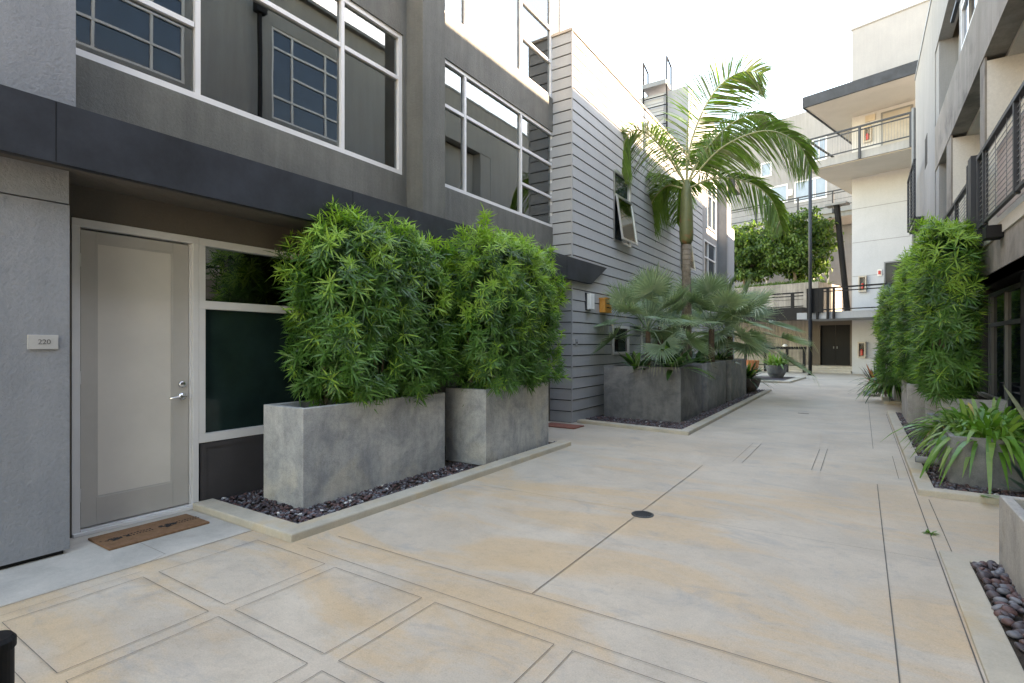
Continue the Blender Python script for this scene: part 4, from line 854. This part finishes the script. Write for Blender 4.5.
# ---- king palm
def frond(mb, rb, pts, width=.6, n=46, hang=.5, pale=.25, seed=0, twist=0, roll=0):
    g = np.random.default_rng(seed); P = [Vector(p) for p in pts]
    # smooth curve (Catmull-Rom)
    ctrl = [P[0] * 2 - P[1]] + P + [P[-1] * 2 - P[-2]]; path = []
    for i in range(1, len(ctrl) - 2):
        for k in range(12):
            t = k / 12; a, b, c, d = ctrl[i - 1], ctrl[i], ctrl[i + 1], ctrl[i + 2]
            path.append(.5 * ((2 * b) + (c - a) * t + (2 * a - 5 * b + 4 * c - d) * t * t + (-a + 3 * b - 3 * c + d) * t ** 3))
    path.append(P[-1]); K = len(path)
    rb.tube(path, [max(.022 * (1 - i / K) + .004, .004) for i in range(K)], 5)
    pa = np.array([tuple(p) for p in path]); ts = np.linspace(.10, .995, n); o = []; d = []; L = []
    for t in ts:
        x = t * (K - 1); i = min(int(x), K - 2); p = pa[i] + (pa[i + 1] - pa[i]) * (x - i); tg = unit(pa[i + 1] - pa[i])
        up = np.array([0, 0, 1.]) ; sd = unit(np.cross(tg, up) + 1e-6)
        if roll:
            vw = np.array([-s_, .836, 0]); inp = unit(np.cross(tg, vw)); sd = unit(sd * math.cos(roll) * (1 if sd @ vw > 0 else -1) + inp * math.sin(roll))
        nn = np.cross(sd, tg)
        for s in (-1, 1):
            v = unit(sd * s * math.cos(twist * s) + nn * math.sin(twist) + tg * (.45 + .5 * t) + g.normal(0, .07, 3)); o.append(p); d.append(v)
            L.append(width * (math.sin(math.pi * min(1, t * .82 + .16)) ** .6) * g.uniform(.85, 1.1))
    o, d, L = np.array(o), np.array(d), np.array(L)
    s = unit(np.cross(d, [0, 0, 1.]) * .5 + np.cross(np.cross(d, [0, 0, 1.]), d) * g.uniform(.1, .9, (len(d), 1)) + .3 * rand_dirs(len(d), g))
    blades(mb, o, d, s, L, .036, hang * g.uniform(.7, 1.2, len(d)), 4, [.6, 1, .9, .6, .05], np.where(g.random(len(d)) < pale, 1, 0))
kp = empty('king_palm', (-3.5, 12.95, 1.0), 0, 'tall king palm with arching feathery fronds and an orange streaked crownshaft', 'palm')
c, s_ = math.cos(R(33.27)), math.sin(R(33.27)); rv = Vector((c, s_, 0)); av = Vector((-s_, c, 0)); top = Vector((0, 0, 4.28))
def kpt(r, z, a): return top + rv * r + Vector((0, 0, z)) + av * a
m = MB(); prof = [(0, 0, .0), (0, 0, .3), (.01, .0, 1.3), (0, 0, 2.2), (0, 0, 2.88)]; m.tube(prof, [.15, .125, .11, .10, .10], 16); 
for k in range(22): m.lathe([(.118 - k * .0008, .2 + k * .12), (.126 - k * .0009, .215 + k * .12), (.118 - k * .0008, .23 + k * .12)], n=16)
m.build('trunk', 'palm_trunk', kp, smooth=True)
MB().tube([(0, 0, 2.86), (0, 0, 2.96), (0, 0, 3.15), (0, 0, 3.7), (0, 0, 4.15), (0, 0, 4.4)], [.11, .155, .165, .145, .115, .06], 16).build('crownshaft', 'crownshaft', kp, smooth=True)
specs = [ # (points r,z,a), width, hang, pale
 ([(0, 0, 0), (.12, .95, .1), (.42, 1.8, .1), (.80, 2.38, 0), (1.28, 2.66, -.1), (1.75, 2.58, -.2)], 1.15, .25, .4),
 ([(0, 0, 0), (.7, .75, -.4), (1.5, .98, -.8), (2.15, .68, -.9), (2.55, .15, -.8)], .95, .45, .3),
 ([(0, -.1, 0), (.6, .1, -.2), (1.3, -.05, -.4), (1.8, -.5, -.5), (2.05, -1.2, -.5)], .75, .4, .1),
 ([(0, 0, 0), (-.65, .75, -.3), (-1.25, 1.08, -.6), (-1.62, .8, -.7), (-1.72, .05, -.8)], .7, .9, .15),
 ([(0, 0, 0), (-.35, .95, .3), (-.8, 1.6, .6), (-1.15, 1.85, .8), (-1.35, 1.6, .9)], .75, .7, .5),
 ([(0, -.1, 0), (-.35, .1, .4), (-.6, -.2, .9), (-.7, -.9, 1.1)], .6, .8, .0),
 ([(0, 0, 0), (.6, 1.0, .6), (1.2, 1.5, 1.1), (1.9, 1.5, 1.5), (2.5, 1.1, 1.7)], .8, .5, .3),
 ([(0, 0, 0), (.2, .4, .9), (.35, .3, 1.7), (.45, -.4, 2.2)], .6, .8, .1),
 ([(0, 0, 0), (-.5, .5, .7), (-1.0, .5, 1.3), (-1.3, -.1, 1.7)], .6, .8, .1),
 ([(0, 0, 0), (.02, 1.2, 0), (.15, 2.3, .0)], .06, .0, .4),
 ([(0, 0, 0), (.5, .9, -.1), (1.1, 1.45, -.2), (1.7, 1.55, -.3), (2.3, 1.2, -.3)], .8, .6, .25)]
for i, (pts, w, hg, pl) in enumerate(specs):
    rb = MB(); mb = MB(); frond(mb, rb, [kpt(*p) for p in pts], w, 30 if i == 9 else 125, hg, pl, i, .1, {0: 1.45, 4: 1.2, 6: .7, 5: 1.1, 1: 1.15, 2: 1.1, 3: 1.1, 10: 1.0, 11: .8}.get(i, 0))
    f = mb.build('frond', ['frond', 'frond_pale'], kp); rb.build('midrib', 'rachis', f)
# ---- fan palms
def fan_palm(loc, trunk_h, nleaf, pet, rad, label, seed, tr=.07, silver=.6, elev=(-15, 80), top_only=None):
    g = np.random.default_rng(seed); t = empty('fan_palm', loc, 0, label, 'palm', 'silver fan palms in the dark planters')
    m = MB(); m.tube([(0, 0, -.05), (0, 0, trunk_h * .5), (0, 0, trunk_h)], [tr * 1.1, tr, tr * .9], 10); m.build('trunk', 'fibre', t)
    for k in range(nleaf):
        az = k * 2.399 + g.uniform(-.3, .3) + seed; el = math.radians(elev[1] - (elev[1] - elev[0]) * ((k + .5) / nleaf) + g.uniform(-8, 8)); pl = pet * g.uniform(.8, 1.15)
        d = np.array([math.cos(az) * math.cos(el), math.sin(az) * math.cos(el), math.sin(el)])
        b = np.array([0, 0, trunk_h]); tipp = b + d * pl - np.array([0, 0, .18 * pl * math.cos(el)])
        pm = MB(); pm.tube([tuple(b), tuple(b + d * pl * .5 + [0, 0, .03]), tuple(tipp)], .011, 5, .007)
        # fan plane: forward direction droops
        fw = unit(d - np.array([0, 0, (.05 + .2 * g.random()) if el > .6 else (.35 + .5 * g.random())])); sd = unit(np.cross(fw, [0, 0, 1.]) + .2 * g.normal(size=3)); sd = unit(sd - fw * (sd @ fw)); nn = np.cross(sd, fw)
        ns = 44; th = np.linspace(-2.1, 2.1, ns) + g.normal(0, .015, ns); dd = unit(np.cos(th)[:, None] * fw + np.sin(th)[:, None] * sd + nn * (.12 + .08 * np.abs(np.sin(th)))[:, None])
        ss = unit(np.cross(dd, nn)); ss = unit(ss + nn * np.where(np.arange(ns) % 2 == 0, .6, -.6)[:, None])
        L = rad * (.72 + .28 * np.cos(th * .6)) * g.uniform(.93, 1.07, ns); dr = .04 + .18 * g.random() 
        mb = MB(); prof = [.10, .7, 1.0, .75, .35, .05]
        nt_ = np.linspace(0, 1, 6)
        blades(mb, np.repeat(tipp[None], ns, 0), dd, ss, L, rad * .062, dr, 5, prof, 0 if g.random() < silver else 1)
        # pale split tips
        q = g.random(ns) < .6; P2 = tipp + dd[q] * (L[q] * .92)[:, None] - np.column_stack([np.zeros(q.sum()), np.zeros(q.sum()), dr * L[q] * .85]); d2 = unit(dd[q] + [0, 0, -1.2]); blades(mb, P2, d2, ss[q], L[q] * .3, .006, .3, 2, None, 2)
        f = mb.build('leaf', ['fan_blue', 'fan_green', 'straw'], t); pm.build('petiole', 'fan_green', f)
    return t
fan_palm((-3.6, 10.5, .98), .75, 19, .9, .56, 'silver green fan palm in the large front planter', 31, elev=(-12, 88), tr=.055)
fan_palm((-3.0, 13.3, .98), .85, 20, 1.0, .66, 'silver fan palm beside the king palm trunk', 34, tr=.07, elev=(-14, 80))
fan_palm((-3.0, 15.4, .98), .7, 17, 1.35, .85, 'silver fan palm in the farthest left planter, reaching over the path', 37, tr=.09, elev=(-20, 65))
fan_palm((-3.95, 12.4, .98), .9, 9, .6, .5, 'small fan palm against the siding behind the king palm', 39)
def under(loc, n, L, seed, label, W=.10):
    return strap_plant('bromeliad', loc, n, L, W, label, 'plant', 'dark leafy plants under the palms', mats=('cycad', 'strap_green', 'cycad'), rad=.2, up=(25, 85), droop=(.1, .5), seed=seed, mixp=(.75, .95))
under((-3.0, 10.1, 1.0), 46, .85, 41, 'dark green pointed plant at the right corner of the large front planter')
under((-3.65, 10.1, 1.0), 30, .65, 42, 'dark green pointed plant at the centre of the large front planter')
under((-3.2, 12.5, 1.0), 40, .5, 43, 'dark leafy plant at the foot of the king palm')
under((-3.2, 14.9, 1.0), 60, .55, 44, 'dark leafy plant in the farthest left planter')
# pots beyond
def bowl(loc, r, h, mat, label, group='round pots along the path'):
    t = empty('plant_pot', loc, 0, label, 'pot', group)
    MB().lathe([(r * .55, 0), (r * .85, h * .4), (r, h * .9), (r, h), (r * .9, h), (r * .85, h * .85), (0, h * .85)], n=24).build('bowl', mat, t, smooth=False); MB().lathe([(r * .3, .0), (r * .5, .002)], n=12).build('foot', mat, t); return t
bowl((-2.95, 17.6, .012), .42, .42, 'bowl', 'dark round bowl just past the last left planter')
strap_plant('cycad', (-2.95, 17.6, .38), 120, .95, .06, 'dark glossy cycad in the bowl past the last left planter', mats=('cycad', 'strap_green', 'cycad'), rad=.1, up=(15, 85), droop=(.15, .6), seed=51, mixp=(.7, .97))
bowl((-3.0, 25.0, .05), .42, .55, 'planter_dark', 'grey tapered pot standing on the small kerbed island')
strap_plant('agapanthus', (-3.0, 25.0, .55), 170, .85, .07, 'light green clump in the pot on the kerbed island', mats=('strap_light', 'strap_green', 'strap_light'), rad=.25, up=(5, 60), droop=(.2, .7), seed=52)
bowl((-4.3, 26.6, .0), .4, .75, 'terracotta', 'rust orange pot left of the kerbed island')
t = strap_plant('leafy_plant', (-4.6, 24.0, .0), 160, 1.2, .09, 'dark bushy plant between the bowl and the rust orange pot', mats=('cycad', 'strap_green', 'leaf_dark'), rad=.5, up=(5, 80), droop=(.2, .6), seed=53)
plan('island_gravel', 'stone_a', [[(-3.9, 22.9), (-2.5, 23.0), (-2.35, 25.9), (-3.9, 25.7)]], .07, .075)

# ------------------------------------------------------------------ light, world, camera
SUN = Vector((1, .35, .63)).normalized()
sd = bpy.data.lights.new('sun', 'SUN'); sd.energy = 3.6; sd.angle = R(.5); sd.color = (1, .86, .70)
so = bpy.data.objects.new('sun', sd); COL.objects.link(so); so.rotation_euler = SUN.to_track_quat('Z', 'Y').to_euler()
w = bpy.data.worlds.new('World'); S.world = w; w.use_nodes = True; nt = w.node_tree; nt.nodes.clear()
sk = nt.nodes.new('ShaderNodeTexSky'); sk.sky_type = 'NISHITA'; sk.sun_disc = False
sk.sun_elevation = math.asin(SUN.z); sk.sun_rotation = math.atan2(SUN.x, SUN.y); sk.air_density = 1.6; sk.dust_density = .8; sk.ozone_density = 1.0
bg = nt.nodes.new('ShaderNodeBackground'); bg.inputs[1].default_value = .10; wo = nt.nodes.new('ShaderNodeOutputWorld')
nt.links.new(sk.outputs[0], bg.inputs[0]); nt.links.new(bg.outputs[0], wo.inputs[0])
cd = bpy.data.cameras.new('camera'); cd.sensor_width = 36; cd.lens = 532 / 1024 * 36; cd.shift_y = 3.5 / 1024; cd.clip_start = .05; cd.clip_end = 500
co = bpy.data.objects.new('camera', cd); COL.objects.link(co); co.location = (0, 0, 1.45); co.rotation_euler = (R(90), 0, R(33.27)); S.camera = co
S.view_settings.view_transform = 'Standard'; S.view_settings.look = 'None'; S.view_settings.exposure = 3.5; S.view_settings.gamma = 1
S.view_settings.use_white_balance = True; S.view_settings.white_balance_temperature = 7900; S.view_settings.white_balance_tint = 17
S.cycles.max_bounces = 8; S.cycles.transparent_max_bounces = 12
